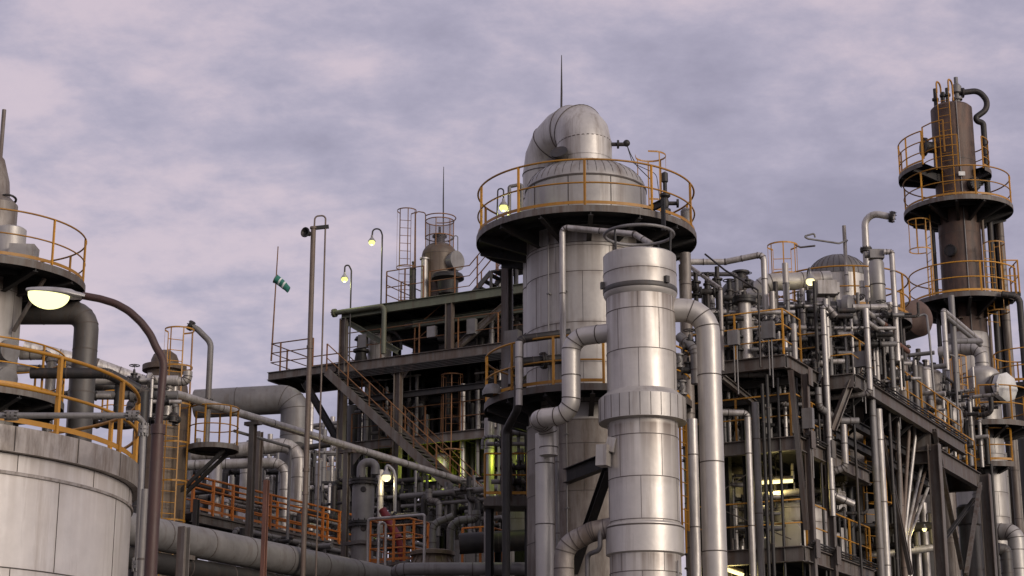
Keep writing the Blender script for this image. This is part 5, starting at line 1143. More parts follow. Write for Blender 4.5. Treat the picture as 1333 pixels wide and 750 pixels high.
for i, (u, v_, u2) in enumerate(fan):
    t_ = ona(u, v_-4, aB-.25-.06*i); b_ = P(u2, 700, 50.2+.12*i); m = MB(); m.tube(fillet([V((t_.x, t_.y, zA-.1)), V((t_.x, t_.y, P(0, v_+14, t_.y).z)), b_, V((b_.x, b_.y, .1))], .4), .052, 9); m.build('pipe', 'mast_paint' if i in (1, 4) else 'pipe_silver', o)
for lab, pts, rr_ in (('pipe with elbow dropping from the small balcony to mid floor', path((1065, 505, 44.6), ('z', 530), ('p', (1092, 548, 45.2)), ('x', 1118)), .085), ('silver upright with dark collar at mid floor edge', path((1098, 553, 45.), ('z', 608), ('d', (-.35, .1, -.12)), ('d', (0, 0, -.55)), ('d', (.55, .2, -.2))), .085), ('horizontal dark pipe under the front balcony', path((940, 487, 44), ('x', 1012), ('d', (.5, .8, 0))), .09), ('silver elbow pipe deep under the front balcony', path((938, 508, 46), ('x', 1022), ('d', (0, 0, -.5))), .11), ('dark horizontal pipe above the mid floor', path((938, 536, 44.5), ('x', 968)), .085)):
    pipe(lab, pts, rr_, 'pipe_silver' if 'silver' in lab else 'pipe_grey', 'seam', rb=.15, joint=.7)
for i, (u, v_, rr_, Y_, v2, mt, lab) in enumerate(((1035, 706, .92, 47.2, 660, 'clad', 'squat silver drum lit yellow on the lower floor'), (952, 706, .42, 46.5, 612, 'clad_dark', 'tall dark vessel left on the lower floor'), (1080, 706, .5, 50, 640, 'clad', 'pale vessel right of the squat drum'), (1105, 560, .42, 49, 500, 'clad_dirty', 'pale vessel behind railing on mid floor'), (1012, 575, .4, 47, 520, 'clad_dark', 'dark vessel on mid floor under the balcony'))):
    q = P(u, v_, Y_); zb = zK3 if v_ > 600 else zK2; drum_v(lab, q, rr_, zb, P(0, v2, Y_-rr_).z, mt, 'vessel', 'process_vessel', .22, 2, i < 3)
for i, (u, Y_, zb, w_, d_, h_, n_, lab) in enumerate(((936, 45.2, zK2, 2.4, 4.5, 2.0, 30, 'jumbled pipes and valves on the mid floor'), (1040, 46.5, zK2, .9, 6.0, 2.2, 30, 'jumbled pipes at the right end of the mid floor'), (936, 46, .5, 2.8, 5.0, 3.4, 26, 'dark pipework below the lower floor'), (1060, 48.5, zK3, 1.1, 5, 2.6, 22, 'dark pipework right of the squat drum'))):
    manifold(lab, V((P(u, 600, Y_).x, Y_, zb+.02)), w_, d_, h_, n_, 101+i, mats=('pipe_dark', 'pipe_dark', 'pipe_grey'), rr=(.04, .12), valves=7, dirs=(EX, EY))
# fluorescent fittings
for i, (u0, v0, u1, v1, Y_, lab) in enumerate(((989, 628.5, 1032, 626, 45.6, 'lit fluorescent tube fitting above the squat drum'), (942, 740, 968, 749, 44.5, 'lit slanting fluorescent fitting at the bottom edge'))):
    p_, q_ = P(u0, v0, Y_), P(u1, v1, Y_); o = thing('tube_lamp', lab, 'lamp', (p_+q_)/2)
    m = MB(); m.cyl(p_, q_, .045, 10); m.build('tube', 'tube_light', o); m = MB(); m.bar(p_+UP*.09, q_+UP*.09, .16, .06); m.build('housing', 'steel', o); m = MB(); m.cyl((p_+q_)/2+UP*.1, (p_+q_)/2+UP*.8, .02, 6); m.build('hanger', 'steel', o)
    pl = point((p_+q_)/2-UP*.15, (1, .80, .30), 32, .2); pl.parent = o; pl.location = -UP*.15
pipe('yellow lit level pipe below the fluorescent tube', path((985, 646, 45.8), ('p', (1042, 640, 45.8))), .085, 'clad', None)
pipe('pale pipe catching yellow light right of the fan', path((1213, 668, 52.5), ('z', 713), ('p', (1128, 724, 51.5))), .11, 'clad', 'seam', rb=.1)
q = P(1207, 690, 51.6); bell_lamp('lit lamp hidden behind the far steel column', q+V((-.1, -.1, .0)), [q+UP*.25, q+UP*.5, q+V((.4, .3, .5))], .02, 'pipe_dark', 'bulb_warm', .08, 14, (1, .82, .32))
# ================================================================== TALL BROWN COLUMN, far right
Y = 66.; ax_ = P(1251, 330, Y); C = V((ax_.x, Y, 0)); m_ = mpp(ax_); r = 27*m_; R_ = 70*m_
zn_ = lambda v_, rr=r: P(0, v_, Y-rr).z
zt = P(0, 140, Y).z; zL2 = zn_(253, R_); zL3 = zn_(379, R_)
o = thing('brown_column', 'tall slim rusty brown column with ringed yellow railings, far right', 'column', C)
vessel_shell('shell', o, C, [(r, zn_(436)), (r, zt-.1), (r-.1, zt), (0, zt+.05)], 'brown_column', [zn_(v_) for v_ in (430, 340, 300, 205)], 0, 48, heavy=(zL2-.1, zL3-.1))
vessel_shell('lower_shell', o, C, [(r*1.06, 0), (r*1.06, zn_(436)), (r, zn_(430))], 'clad', [zn_(v_) for v_ in range(900, 440, -45)], 5, 48)
ring_deck(o, C+UP*zL2, r, R_, brackets=12, bdrop=.6); rail(o, arc(C+UP*zL2, R_-.05, 0, 2*math.pi, 60)[:-1], 1.15, 'yellow_rail', .032, 1.9, 1, True, True, phase=.6)
ring_deck(o, C+UP*zL3, r, R_, 60, 330, brackets=10, bdrop=.6); rail(o, arc(C+UP*zL3, R_-.05, math.radians(62), math.radians(328), 48), 1.15, 'yellow_rail', .032, 1.7, 1, True)
z1 = zn_(207, 1.8); ring_deck(o, C+UP*z1, r, 74*m_, 150, 222, brackets=3, bdrop=.45); rail(o, arc(C+UP*z1, 72*m_, math.radians(150), math.radians(222), 14), 1.25, 'yellow_rail', .032, 1.0, 2, True)
rail(o, [C+UP*(z1+.6)+V((math.cos(a), math.sin(a), 0))*(r+.5) for a in (3.4, 3.8, 4.2)], 1.2, 'yellow_rail', .03, .9, 1, False)
z1b = zn_(214, 1.2); ring_deck(o, C+UP*z1b, r, 46*m_, -50, 40, brackets=3, bdrop=.4); rail(o, arc(C+UP*z1b, 44*m_, math.radians(-50), math.radians(40), 14), 1.2, 'yellow_rail', .03, .8, 2, True)
q = P(1311, 388, Y); m = MB(); m.bar(V((q.x-.5, Y, q.z)), V((q.x+.35, Y, q.z)), 1.2, .16); m.build('side_platform', 'underside_shade', o); rail(o, [V((q.x-.25, Y-.58, q.z+.09)), V((q.x+.33, Y-.58, q.z+.09)), V((q.x+.33, Y+.55, q.z+.09))], 1.2, 'yellow_rail', .032, .6, 1, False)
fd = V((-.52, -.85, 0)).normalized(); l0 = C+fd*(r+.12)
ladder(o, l0+UP*(zL2+.1), zt+.4, fd, .45, 'yellow_rail')
m = MB()
for k in (-.23, .23): s_ = V((-fd.y, fd.x, 0))*k; m.tube(fillet([l0+s_+UP*(zt+.35), l0+s_+UP*(zt+.85), l0+s_-fd*.5+UP*(zt+.85), l0+s_-fd*.5+UP*(zt+.1)], .2), .035, 7)
m.build('grab_rails', 'yellow_rail', o)
q = P(1199, 340, Y-.4); ladder(o, V((P(1208, 340, Y).x, Y-.3, zL3)), zL2-.3, (-1, -.2, 0), .45, 'yellow_rail', (zn_(322), zn_(284)), .42, 1.0)
q = P(1283, 380, Y-.6); ladder(o, V((P(1283, 380, Y).x, Y-.85, zn_(425))), zn_(318), (.3, -1, 0), .45, 'yellow_rail', (zn_(410), zn_(322)), .40, 1.9)
for u_, v_, rr_ in ((1265, 240, .26), (1241, 326, .23)):
    q = P(u_, v_, Y-r); d = V(((q.x-C.x), -(r**2-min(r*.98, abs(q.x-C.x))**2)**.5, 0)).normalized(); b_ = C+d*r+UP*q.z; m = MB(); m.cyl(b_-d*.05, b_+d*.16, rr_*.75, 18); m.lathe(b_+d*.1, [(0, .14), (rr_, .14), (rr_, 0), (0, 0)], 22, 0, ax=d)
    for k in range(14): x_ = UP*math.cos(k*.449)+d.cross(UP)*math.sin(k*.449); m.cyl(b_+d*.09+x_*rr_*.86, b_+d*.28+x_*rr_*.86, .025, 6)
    m.build('manway', 'pipe_dark', o)
m = MB(); d = V((-1, -.2, 0)); b_ = C+d*r+UP*zn_(185); m.cyl(b_, b_+d*.35, .22, 16); flange(m, b_+d*.4, d, .36, .1, 18); m.build('side_nozzle', 'pipe_dark', o)
q = P(1247, 143, Y); m = MB(); z0, z1_ = zt, P(0, 101, Y).z; b_ = drop(q, 0); m.lathe(b_, [(.12, z0), (.12, z0+.3), (.2, z0+.3), (.2, z0+.38), (.1, z0+.4), (.1, z0+.55), (.19, z0+.6), (.19, z0+.85), (.13, z0+.9), (.13, z1_-.3), (.08, z1_-.25), (.08, z1_), (0, z1_)], 14); m.build('relief_valve', 'pipe_grey', o)
m = MB(); b0 = P(1249, 121, Y); m.tube(fillet([b0, P(1274, 118, Y), P(1285, 131, Y), P(1284, 143, Y), P(1270, 153, Y), P(1272, 158, Y), P(1280, 160, Y), V((P(1280, 200, Y).x, Y, zn_(500)))], .42), .115, 12); flange(m, b0+EX*.12, EX, .2, .08); m.build('relief_pipe', 'pipe_dark', o)
m = MB(); q = P(1255, 148, Y-.4); m.bar(q-UP*.7, q+UP*.35, .2, .1); m.build('nameplate_box', 'pipe_grey', o)
for i, (x_, y_) in enumerate(((-.35, -.3), (-.2, -.35), (-.55, .1))): m = MB(); b_ = C+V((x_, y_, zt)); m.cyl(b_, b_+UP*(.5+.15*i), .07, 10); m.lathe(b_+UP*.3, [(.07, 0), (.13, .02), (.13, .1), (.07, .12)], 12); m.build('top_nozzle', 'pipe_dark', o)
m = MB(); q = P(1249, 400, Y-r-.03); m.tube([V((P(1249, 300, Y).x, Y-r-.03, zn_(430))), V((P(1249, 300, Y).x, Y-r-.03, zt))], .022, 6); m.build('earth_cable', 'pipe_grey', o)
pipe('grey pipe rising behind the brown column railings, right side', path((1300, 282, 66.6), ('Z', .2)), .155, 'clad_dirty', 'seam', n=14)
pipe('darker pipe between brown column and the grey rising pipe', path((1291, 285, 66.8), ('Z', .2)), .12, 'pipe_dark', 'seam', n=14)
pipe('thin dark pipe left of the brown column', path((1214, 300, 66), ('z', 480)), .085, 'pipe_dark', 'seam')
# ================================================================== SILVER SIDE TOWER in front of it
Y = 60.; ax_ = P(1283, 560, Y); C = V((ax_.x, Y, 0)); m_ = mpp(ax_); r = 22.5*m_; zn_ = lambda v_, rr=.55: P(0, v_, Y-rr).z
z0 = zn_(478); zq = P(0, 545, Y-1.6).z; zq2 = P(0, 512, Y-1.6).z
o = thing('side_tower', 'silver tower with pale round manway cover and yellow railings, right edge', 'tower', C)
vessel_shell('shell', o, C, [(r, 0), (r, z0-.1), (r-.08, z0), (.3, z0+.12), (0, z0+.12)], 'clad', [zn_(v_) for v_ in (950, 880, 810, 740, 672, 640, 590, 560, 520)], 4, 48)
ring_deck(o, C+UP*zq, r, 48*m_+.3, -140, 60, brackets=8); rail(o, arc(C+UP*zq, 48*m_+.26, math.radians(-110), math.radians(55), 26), 1.15, 'yellow_rail', .03, 1.2, 1, False)
rail(o, arc(C+UP*(zq+.0), r+.3, math.radians(-170), math.radians(-120), 8), 1.6, 'yellow_rail', .03, .6, 2, False)
zq3 = P(0, 600, Y-1.2).z; ring_deck(o, C+UP*zq3, r, r+.62, 180, 300, brackets=5, bdrop=.3); rail(o, arc(C+UP*zq3, r+.58, math.radians(182), math.radians(298), 20), 1.1, 'yellow_rail', .03, .9, 1, True)
d = V((.52, -.85, 0)).normalized(); b_ = C+d*r+UP*P(0, 503, Y-1).z
m = MB(); m.cyl(b_-d*.1, b_+d*.34, .40, 24); m.lathe(b_+d*.16, [(.4, 0), (.52, 0), (.52, .08), (.4, .08)], 26, 0, ax=d); m.build('nozzle', 'clad_dark', o)
m = MB(); m.lathe(b_+d*.3, [(.50, 0), (.50, .2), (.38, .3), (0, .32)], 8, 0, ax=d); m.build('manway_cover', 'white_paint', o)
m = MB(); q = P(1277, 477, Y); e_ = V((P(1277, 460, Y).x, Y, P(0, 452, Y).z)); tubing(m, [V((e_.x, Y, z0+.05)), e_, e_-E1*1.4+V((0, 0, -.05))], .22, 'seam', .45, 20, .4); m.build('elbow_pipe', ('clad', 'seam'), o)
ladder(o, C+V((-.95, -.3, 0))*(r+.12)+UP*(z0-3.6), z0+.4, (-.95, -.3, 0), .42, 'yellow_rail', (z0-2.6, z0+.4), .36, .9)
q = P(1336, 470, 63); o = thing('round_platform', 'curved yellow railed platform at the right picture edge', 'platform', V((q.x, 63, 0)))
z_ = P(0, 497, 62).z; m = MB(); m.lathe(V((q.x, 63, z_)), [(0, 0), (1.15, 0), (1.15, -.14), (0, -.14)], 36); m.build('deck', 'steel_dark', o); rail(o, arc(V((q.x, 63, z_)), 1.12, 0, 2*math.pi, 40)[:-1], 1.2, 'yellow_rail', .03, .9, 1, True, True); m = MB(); m.cyl(V((q.x, 63, 0)), V((q.x, 63, z_-.14)), .5, 24); m.build('trunk', 'clad_dark', o)
# ---- foot of the right edge
for lab, u, vt, Y_, rp, mt, dh_ in (('silver vessel between the two far steel columns', 1236, 629, 58.5, 11, 'clad_dirty', .06), ('dark flanged vessel right of the far steel column', 1262, 660, 56.5, 13, 'clad_dark', .1)):
    q = P(u, 690, Y_); rr_ = rp*mpp(q); o = thing('flanged_vessel', lab, 'vessel', drop(q, 0)); zt = P(0, vt, Y_-rr_).z
    vessel_shell('shell', o, q, [(rr_, 0), (rr_, zt), (0, zt+dh_)], mt, [zt-.1, zt-1.9, zt-3.4], 4, 36); m = MB(); m.lathe(drop(q, 0), [(rr_, zt-.55), (rr_*1.18, zt-.5), (rr_*1.18, zt+.02), (rr_*.9, zt+.1)] if 'dark' in lab else [(rr_, zt-1.75), (rr_*1.06, zt-1.74), (rr_*1.06, zt-1.6), (rr_, zt-1.58)], 36); m.build('flange', mt, o)
pipe('fat silver elbow pipe at the lower right picture edge', [P(1296, 692, 59), P(1322, 693, 58.6), V((P(1324, 720, 58.6).x, 58.6, .1))], (11.,), 'clad', 'seam', n=24, rb=.3, joint=.6)
pipe('smaller dark elbow pipe below the fat silver elbow', [P(1300, 715, 57.6), P(1309, 716, 57.6), V((P(1313, 740, 57.6).x, 57.6, .1))], (8.,), 'clad_dark', 'seam', n=20, rb=.25, joint=.4)
pipe('brown upright pipe right of the silver side tower', path((1314, 520, 62), ('Z', .2)), .13, 'clad_dirty', 'seam')
pipe('grey upright pipe beside the brown upright, right edge', path((1307, 590, 62.6), ('Z', .2)), .1, 'pipe_grey', 'seam')
pipe('dark hooked downpipe at the right picture edge', path((1304, 383, 64), ('p', (1327, 386, 64)), ('z', 683), ('x', 1336)), .12, 'pipe_dark', 'seam', rb=.3)
pipe('thin dark conduit in front of the side tower foot', path((1290, 604, 57.), ('Z', .2)), .05, 'pipe_dark', None)
# ================================================================== DENSITY: secondary steel, cable runs, boxes, far equipment
RD = random.Random(5)
# middle structure: more beams, gussets, hangers
for z in (zF1+1.6, zF2-.95, zF0+1.4):
    for bb in (BM+2.2, BM+4.4):
        m = MB(); m.ibeam(G(aL+.4, bb, z), G(aR, bb, z), .24, .16); m.build('crossbeam', 'steel_dark', fr)
for a in (cols[0], cols[1], cols[2]):
    for z in (zF1, zF2, zF0):
        if a == cols[2]: continue
        p = G(a, BM+.62 if z != zF2 else BM+.1, z-.36)
        for s in (-1, 1):
            m = MB(); m.add([p+E1*(s*.14), p+E1*(s*.6), p+E1*(s*.14)-UP*.5, p+E1*(s*.14)+E2*.02, p+E1*(s*.6)+E2*.02, p+E1*(s*.14)-UP*.5+E2*.02], [[0, 1, 2], [5, 4, 3], [0, 3, 4, 1], [1, 4, 5, 2], [2, 5, 3, 0]])
            m.build('gusset', 'steel', fr)
m = MB(); 
for k in range(5): m.tube([G(aL+.2, BM-.14-.0*k, zF2-.42-.055*k), G(aR, BM-.14, zF2-.42-.055*k)], .022, 6)
m.build('conduit_run', 'pipe_dark', fr)
for i, (u, dz, h_) in enumerate(((470, .0, .5), (560, 0, .4), (612, 0, .55))):
    m = MB(); q = G(M_(u, 460).dot(E1), BM+.12, zF2+.75); m.bar(q-UP*h_/2, q+UP*h_/2, .34, .18); m.build('junction_box', 'pipe_grey', fr)
for a in [aL+.5+1.3*i for i in range(8)]:
    m = MB(); q = G(a, BM+RD.uniform(.8, 5), 0); z1, z0 = zF2-.4, RD.choice((zF1, zF0))+RD.uniform(.2, 1.2); m.tube([drop(q, z1), drop(q, z0)], RD.choice((.03, .05, .07)), 8); m.build('hanger', 'pipe_dark', fr)
# dense pipe banks deep in the middle structure, shade put into their dark colours
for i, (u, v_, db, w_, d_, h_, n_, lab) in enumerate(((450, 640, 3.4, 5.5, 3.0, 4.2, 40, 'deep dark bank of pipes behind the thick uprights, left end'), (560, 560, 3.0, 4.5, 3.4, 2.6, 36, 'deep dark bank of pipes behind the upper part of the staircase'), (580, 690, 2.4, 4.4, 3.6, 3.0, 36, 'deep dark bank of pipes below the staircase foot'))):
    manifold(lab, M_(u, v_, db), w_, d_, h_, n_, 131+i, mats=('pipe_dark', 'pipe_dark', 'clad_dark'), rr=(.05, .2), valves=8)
manifold('small pipes and valves on the upper deck under the roof beam', G(M_(535, 460).dot(E1), BM+1.4, zF2+.02), 4.2, 3.6, 2.4, 26, 141, mats=('pipe_dark', 'clad_dark'), rr=(.05, .16), valves=6)
manifold('dark pipes crowded around the flanged vessel foot', G(M_(455, 700).dot(E1), BM-2.2, M_(0, 735).z-.2), 3.6, 2.2, 2.2, 26, 142, mats=('pipe_dark', 'pipe_grey'), rr=(.04, .11), valves=6)
manifold('dark pipes crowded beside the ribbed pot', G(M_(560, 700).dot(E1), BM-2.4, M_(0, 745).z-.2), 3.8, 2.0, 1.9, 24, 143, mats=('pipe_dark', 'pipe_grey'), rr=(.05, .12), valves=5)
# far equipment that closes the gaps between the structures
for i, (u, v_, Y_, rr_, lab) in enumerate(((352, 640, 92, 2.6, 'far dark tank left behind the wide duct'), (412, 622, 98, 2.4, 'far dark tank between duct and dark structure'), (1120, 660, 86, 3.0, 'far dark tank behind the lower floors of the right structure'), (1205, 640, 90, 2.6, 'far dark tank behind the fan of pipes'), (655, 690, 92, 4.2, 'far wide dark tank seen low beside the big tower foot'))):
    q = P(u, v_, Y_); z = q.z if i < 2 else q.z+1.5; o = thing('storage_tank', lab, 'storage tank', drop(q, 0))
    vessel_shell('shell', o, q, [(rr_, 0), (rr_, z), (rr_*.6, z+.35), (0, z+.5)], 'clad_dark', [z-1.2, z-2.8, z-4.4], 8, 40); rail(o, arc(drop(q, z+.02), rr_-.08, 0, 6.283, 40)[:-1], 1.0, 'old_rail', .035, 1.4, 1, False, True)
for i, (u, v_, Y_, w_, h_, lab) in enumerate(((330, 640, 84, 6.5, 4.6, 'far low pipe rack behind the silver elbow pipes'), (400, 640, 88, 6, 5.6, 'far low pipe rack right of the wide duct foot'), (300, 640, 76, 5, 4.2, 'far pipe rack behind the small round platform'))):
    q = P(u, v_, Y_); manifold(lab, V((q.x-w_*.4, q.y, q.z-2.2)), w_, 3, h_, 44, 151+i, mats=('pipe_grey', 'pipe_silver', 'pipe_dark'), rr=(.05, .15), valves=6, dirs=(EX, EY))
# right structure: secondary steel and cable runs
for z in (zK2-.9, zK2+1.5, zA-.85, zK3-1.2):
    for bb in ((bA+.9, bB+2.0) if z != zK2-.9 else (bB+2.0,)):
        m = MB(); m.ibeam(G(aW, bb, z), G(a2-.3, bb, z), .2, .14); m.build('crossbeam', 'steel_dark', KS)
for z in (zA-.95, zA-1.5):
    m = MB(); m.ibeam(G(aB-.6, bB+.2, z), G(aB-.6, bE-.3, z), .22, .16); m.build('crossbeam', 'steel_dark', KS)
for bb in [bB+1.0+1.4*i for i in range(9)]:
    if bb < bE-.4:
        m = MB(); p = G(aB-.04, bb, zA-.36); m.bar(p, p-E1*1.2-UP*.9, .07, .07); m.build('knee_brace', 'steel_dark', KS)
for q, zs_ in ((k1, (zK2, zK3, zA-.4)), (k2, (zK2, zK3)), (c1, (zC-.5,)), (c2, (zC-.5,))):
    for z in zs_:
        m = MB(); p = V((q.x, q.y, z-.03)); m.bar(p+E1*.14-UP*.22, p+E1*.14+UP*.22, .3, .016, 0, E1); m.build('splice_plate', 'steel', KS)
for i, (u, v_, Y_, w_, h_) in enumerate(((1000, 430, 42.9, .3, .42), (955, 440, 42.9, .26, .36), (1120, 468, 45.6, .3, .4), (1165, 492, 48.5, .28, .4), (1052, 545, 43.6, .26, .5), (1078, 650, 45.0, .26, .46))):
    q = P(u, v_, Y_); m = MB(); m.bar(q-UP*h_/2, q+UP*h_/2, w_, .16); m.tube([q-UP*h_/2, q-UP*(h_/2+.9)], .018, 5); m.tube([q-UP*h_/2+EX*.07, q-UP*(h_/2+1.2)+EX*.07], .018, 5); m.build('junction_box', 'pipe_grey', KS)
for i, (u, Y_, zb, w_, d_, h_, n_, lab) in enumerate(((1000, 45.2, zA, 2.6, 2.4, 2.6, 28, 'small bore pipework behind the balcony corner'), (1085, 45.6, zA, 2.3, 2.6, 2.4, 30, 'small bore pipework around the grey flanged elbow'), (1115, 47.2, zA, 2.2, 2.4, 2.6, 28, 'small bore pipework under the canister'), (945, 43.9, zA, 2.4, 1.4, 1.5, 22, 'small valves and pipes along the front balcony railing'))):
    manifold(lab, V((P(u, 440, Y_).x-.6, Y_, zb+.03)), w_, d_, h_, n_, 161+i, mats=('pipe_grey', 'pipe_silver', 'pipe_dark'), rr=(.025, .065), valves=9, dirs=(EX, EY))
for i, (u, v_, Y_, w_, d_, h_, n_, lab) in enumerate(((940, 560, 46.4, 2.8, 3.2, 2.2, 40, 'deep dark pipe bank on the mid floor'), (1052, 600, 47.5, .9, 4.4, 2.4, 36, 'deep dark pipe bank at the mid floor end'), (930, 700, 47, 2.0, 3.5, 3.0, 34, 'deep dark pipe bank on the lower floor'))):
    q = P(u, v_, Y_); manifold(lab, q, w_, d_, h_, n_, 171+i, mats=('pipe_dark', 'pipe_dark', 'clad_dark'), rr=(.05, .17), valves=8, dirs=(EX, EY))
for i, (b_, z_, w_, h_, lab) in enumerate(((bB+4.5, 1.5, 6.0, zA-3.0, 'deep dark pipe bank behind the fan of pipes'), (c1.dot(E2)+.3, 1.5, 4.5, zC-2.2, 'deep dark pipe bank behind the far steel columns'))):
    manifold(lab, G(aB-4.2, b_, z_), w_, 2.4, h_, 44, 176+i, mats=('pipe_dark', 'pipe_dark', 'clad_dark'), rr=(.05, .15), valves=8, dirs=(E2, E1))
for i, (u, v0, Y_) in enumerate(((1012, 492, 43.4), (1036, 492, 43.8), (1160, 536, 50.5), (1064, 500, 44.8), (1110, 515, 46))):
    pipe(['thin dark drop pipe under the front balcony', 'thin drop pipe at the balcony corner', 'thin dark drop pipe right of the fan pipes', 'thin drop pipe under the small balcony', 'thin drop pipe behind the diagonal brace'][i], path((u, v0, Y_), ('Z', .2)), .035, 'pipe_dark', None)
# tower small parts
o = TW; Y = 44.; C = ORG[TW.name]; r = 78*mpp(V((C.x, Y, P(763, 300, Y).z)))
for a, z0, z1, rr_ in ((-1.95, 1.0, zP-.3, .022), (-2.25, 1.0, zP-.3, .018), (-1.15, 1.0, zP-.3, .025)):
    m = MB(); d = V((math.cos(a), math.sin(a), 0)); q = C+d*(r+.06); m.tube([q+UP*z0, q+UP*z1], rr_, 6)
    for k in range(8): z = z0+(z1-z0)*k/8+.3; m.bar(q+UP*z-d*.05, q+UP*z+d*.03, .08, .03)
    m.build('conduit', 'pipe_grey', o)
q = P(866, 258, Y-1.0); b_ = V((q.x, q.y, zP)); rv = thing('relief_valve', 'dark relief valve standing on the top platform right of the dome', 'valve', b_)
m = MB(); m.lathe(b_, [(.05, 0), (.05, .4), (.13, .4), (.13, .46), (.07, .5), (.1, .62), (.07, .75), (.13, .8), (.13, .86), (.05, .9), (.05, 1.15), (.08, 1.18), (.08, 1.4), (0, 1.45)], 14); m.build('body', 'pipe_dark', rv); m = MB(); m.cyl(b_+UP*.62, b_+UP*.62+EX*.3, .05, 10); flange(m, b_+UP*.62+EX*.3, EX, .11, .05); m.build('outlet', 'pipe_dark', rv)
q = P(893, 270, Y-.6); b_ = V((q.x, q.y, zP)); m = MB(); m.lathe(b_, [(.12, 0), (.14, .05), (.14, .55), (.08, .62), (0, .64)], 18); tag(m.build('gas_canister', 'pipe_grey'), 'small grey canister at the right end of the top platform', 'canister')
# front column small conduit with clips
m = MB(); d = V((.80, -.60, 0)); q = CF+d*(rf+.05); m.tube([q+UP*.5, q+UP*(zf(724)-.05)], .02, 6); m.build('conduit', 'pipe_grey', bpy.data.objects['front_column'])
# brown column: extra ladders, rails and pipes that wrap its shaft
BC = bpy.data.objects['brown_column']; C = ORG['brown_column']; Y = 66.; rB = .78
for a, rr_ in ((-2.0, .03), (-1.2, .045), (-.6, .06), (2.9, .06)):
    m = MB(); d = V((math.cos(a), math.sin(a), 0)); q = C+d*(rB+.12); m.tube([q+UP*1, q+UP*(zt-.4 if a != -.6 else zL2)], rr_, 7)
    for k in range(9): z = 2+k*2.1; m.bar(q+UP*z-d*.12, q+UP*z+d*.05, .12, .05)
    m.build('riser', 'brown_grey', BC)
rail(BC, arc(C+UP*(P(0, 215, Y-1.2).z+.0), 1.25, math.radians(185), math.radians(262), 10), 1.2, 'yellow_rail', .028, .7, 2, False)
m = MB(); m.box(P(1252, 226, Y-rB-.1), EX*.12, EY*.02, UP*.08); m.build('nameplate', 'white_paint', BC)

# lime lit machinery glimpsed behind the staircase foot
for i, (u, v0, v1, db, rr_, lab) in enumerate(((573, 598, 650, 1.2, .34, 'lime lit pot right behind the staircase foot'), (556, 632, 668, 1.0, .26, 'small lime lit pot left of the other lime pot'), (633, 632, 668, 2.0, .42, 'lime lit round drum between staircase foot and silver uprights'))):
    q = M_(u, v1, db); drum_v(lab, q, rr_, q.z, M_(u, v0, db).z, 'clad', 'vessel', 'pot', .2, 2, i == 2)
for i, (u, v_, db) in enumerate(((566, 606, .75), (641, 640, 1.3))):
    q = M_(u, v_, db); bell_lamp(['small lime lit lamp close to the pot behind the staircase foot', 'small lime lit lamp beside the bright silver upright pipe'][i], q, [q+UP*.14, q+UP*.4, q+UP*.4+E2*.4], .015, 'pipe_dark', 'bulb_lime', .07, 42, (.78, 1, .05))
# small-bore lines and hoses in the open bays of the middle structure
for i, (u, v_, db, w_, h_, n_, lab) in enumerate(((455, 600, .9, 2.6, 3.4, 20, 'small bore pipes at the left end below the upper deck'), (610, 560, .8, 1.9, 2.6, 18, 'small bore pipes between the caged ladder and the tower'), (530, 700, -.4, 3.2, 2.0, 22, 'small bore pipes behind the orange platform'))):
    manifold(lab, M_(u, v_, db), w_, 1.6, h_, n_, 191+i, mats=('pipe_grey', 'pipe_dark', 'pipe_silver'), rr=(.025, .06), valves=7)
q = M_(500, 640, .5); o = thing('caged_ladder', 'dark rusty ladder in the shade left of the staircase foot', 'ladder', q)
ladder(o, q, M_(500, 545, .5).z, (0, -1, 0), .45, 'old_rail')
for z, x0, x1 in ((zF1, cols[0], cols[3]), (zF0, M_(560, 660).dot(E1), aR)):
    rail(fr, [G(x0, BM+.7, z+.02), G(x1, BM+.7, z+.02)], 1.05, 'old_rail', .026, 1.5, 1, False)

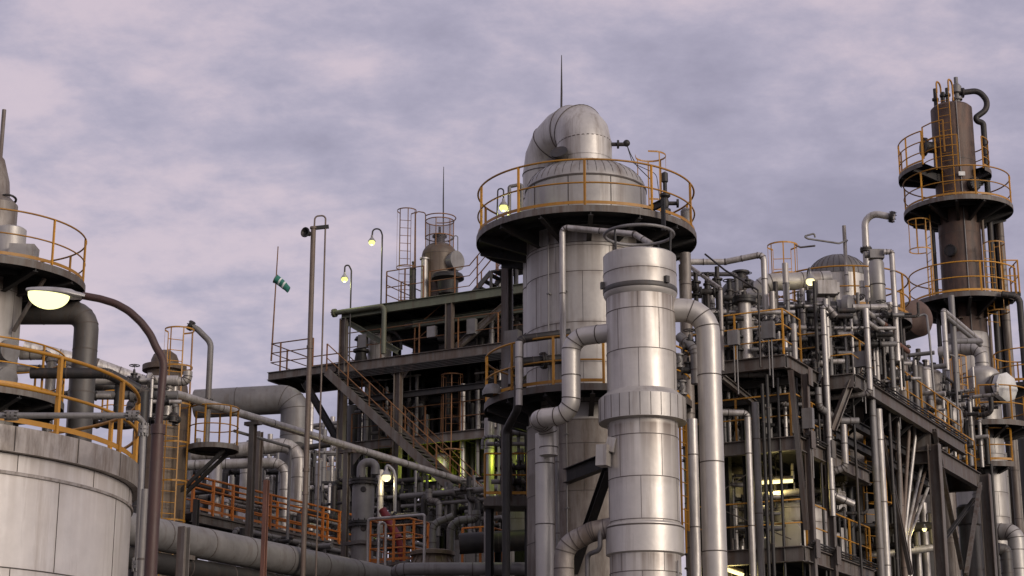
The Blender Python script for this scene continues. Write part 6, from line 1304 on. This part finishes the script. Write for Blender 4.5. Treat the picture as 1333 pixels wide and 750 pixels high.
# upper bay of the middle structure: extra beam layer, pipes and a rear railing
for z, bb, mt in ((zF3-.80, BM+.5, 'green_steel'), (zF3-1.25, BM+2.4, 'steel'), (zF2+1.5, BM+4.0, 'steel_dark')):
    m = MB(); m.ibeam(G(M_(528, 420).dot(E1), bb, z), G(aR, bb, z), .22, .14); m.build('roof_beam', mt, fr)
brace(G(M_(548, 440).dot(E1), BM+1.6, zF2+.1), G(M_(606, 440).dot(E1), BM+1.6, zF3-.9), 'steel', .13)
brace(G(M_(660, 440).dot(E1), BM+1.2, zF2+.1), G(M_(612, 440).dot(E1), BM+1.2, zF3-.9), 'steel_dark', .16)
rail(fr, [G(M_(522, 440).dot(E1), BM+3.2, zF2+.02), G(aR, BM+3.2, zF2+.02)], 1.1, 'old_rail', .026, 1.2, 2, False)
pipe('grey pipe crossing the upper bay below the roof beams', path(M_(528, 424, 1.1), ('e1', 640), ('d', (0, 0, -1.2))), .085, 'pipe_grey', 'seam')
pipe('silver pipe with elbow standing in the upper bay left of the tower', path(M_(640, 452, 1.4), ('z', 418), ('e1', 668)), .1, 'pipe_silver', 'seam', rb=.2)
pipe('curved dark pipe beside the pale vessel on the upper deck', [M_(522, 455, 1.2), M_(522, 440, 1.2), M_(513, 432, 1.2), M_(506, 432, 1.2)], .06, 'pipe_dark', None, rb=.3)
for i, (u, v0, mt) in enumerate(((543, 490, 'pipe_grey'), (603, 500, 'pipe_silver'), (622, 505, 'pipe_grey'), (478, 500, 'pipe_grey'))):
    pipe(['grey riser under the upper deck behind the staircase top', 'pale riser under the upper deck right of the caged ladder', 'grey riser under the upper deck next to the tower', 'grey riser under the upper deck left end'][i], path(M_(u, v0, .95), ('Z', .3)), .07+.02*(i % 2), mt, 'seam', joint=.9)
# right structure: fine pipework close behind the front edges of the open floors
for i, (u, Y_, zb, w_, d_, h_, n_, lab) in enumerate(((940, 44.6, zK2, 2.3, 1.6, 2.2, 34, 'fine pale pipework at the front of the mid floor'), (937, 45.0, zK3, 1.2, 1.6, 2.4, 20, 'fine pale pipework at the front left of the lower floor'), (1050, 46.9, zK3, 1.0, 3.5, 2.6, 24, 'fine pale pipework at the right of the lower floor'), (1056, 46.8, zK2, .9, 4.5, 2.4, 26, 'fine pale pipework along the mid floor edge'))):
    manifold(lab, V((P(u, 600, Y_).x, Y_, zb+.03)), w_, d_, h_, n_, 201+i, mats=('pipe_grey', 'pipe_silver', 'pipe_dark'), rr=(.025, .07), valves=9, dirs=(EX, EY))
q = G(aB-.05, bB+6.2, 0); o = thing('caged_ladder', 'yellow caged ladder below the side balcony behind the fan of pipes', 'ladder', drop(q, zK3)); ladder(o, drop(q-E1*1.6, zK3), zA-.5, (.5, -.86, 0), .45, 'yellow_rail', (zK3+2.2, zA-.5), .36, 1.2)
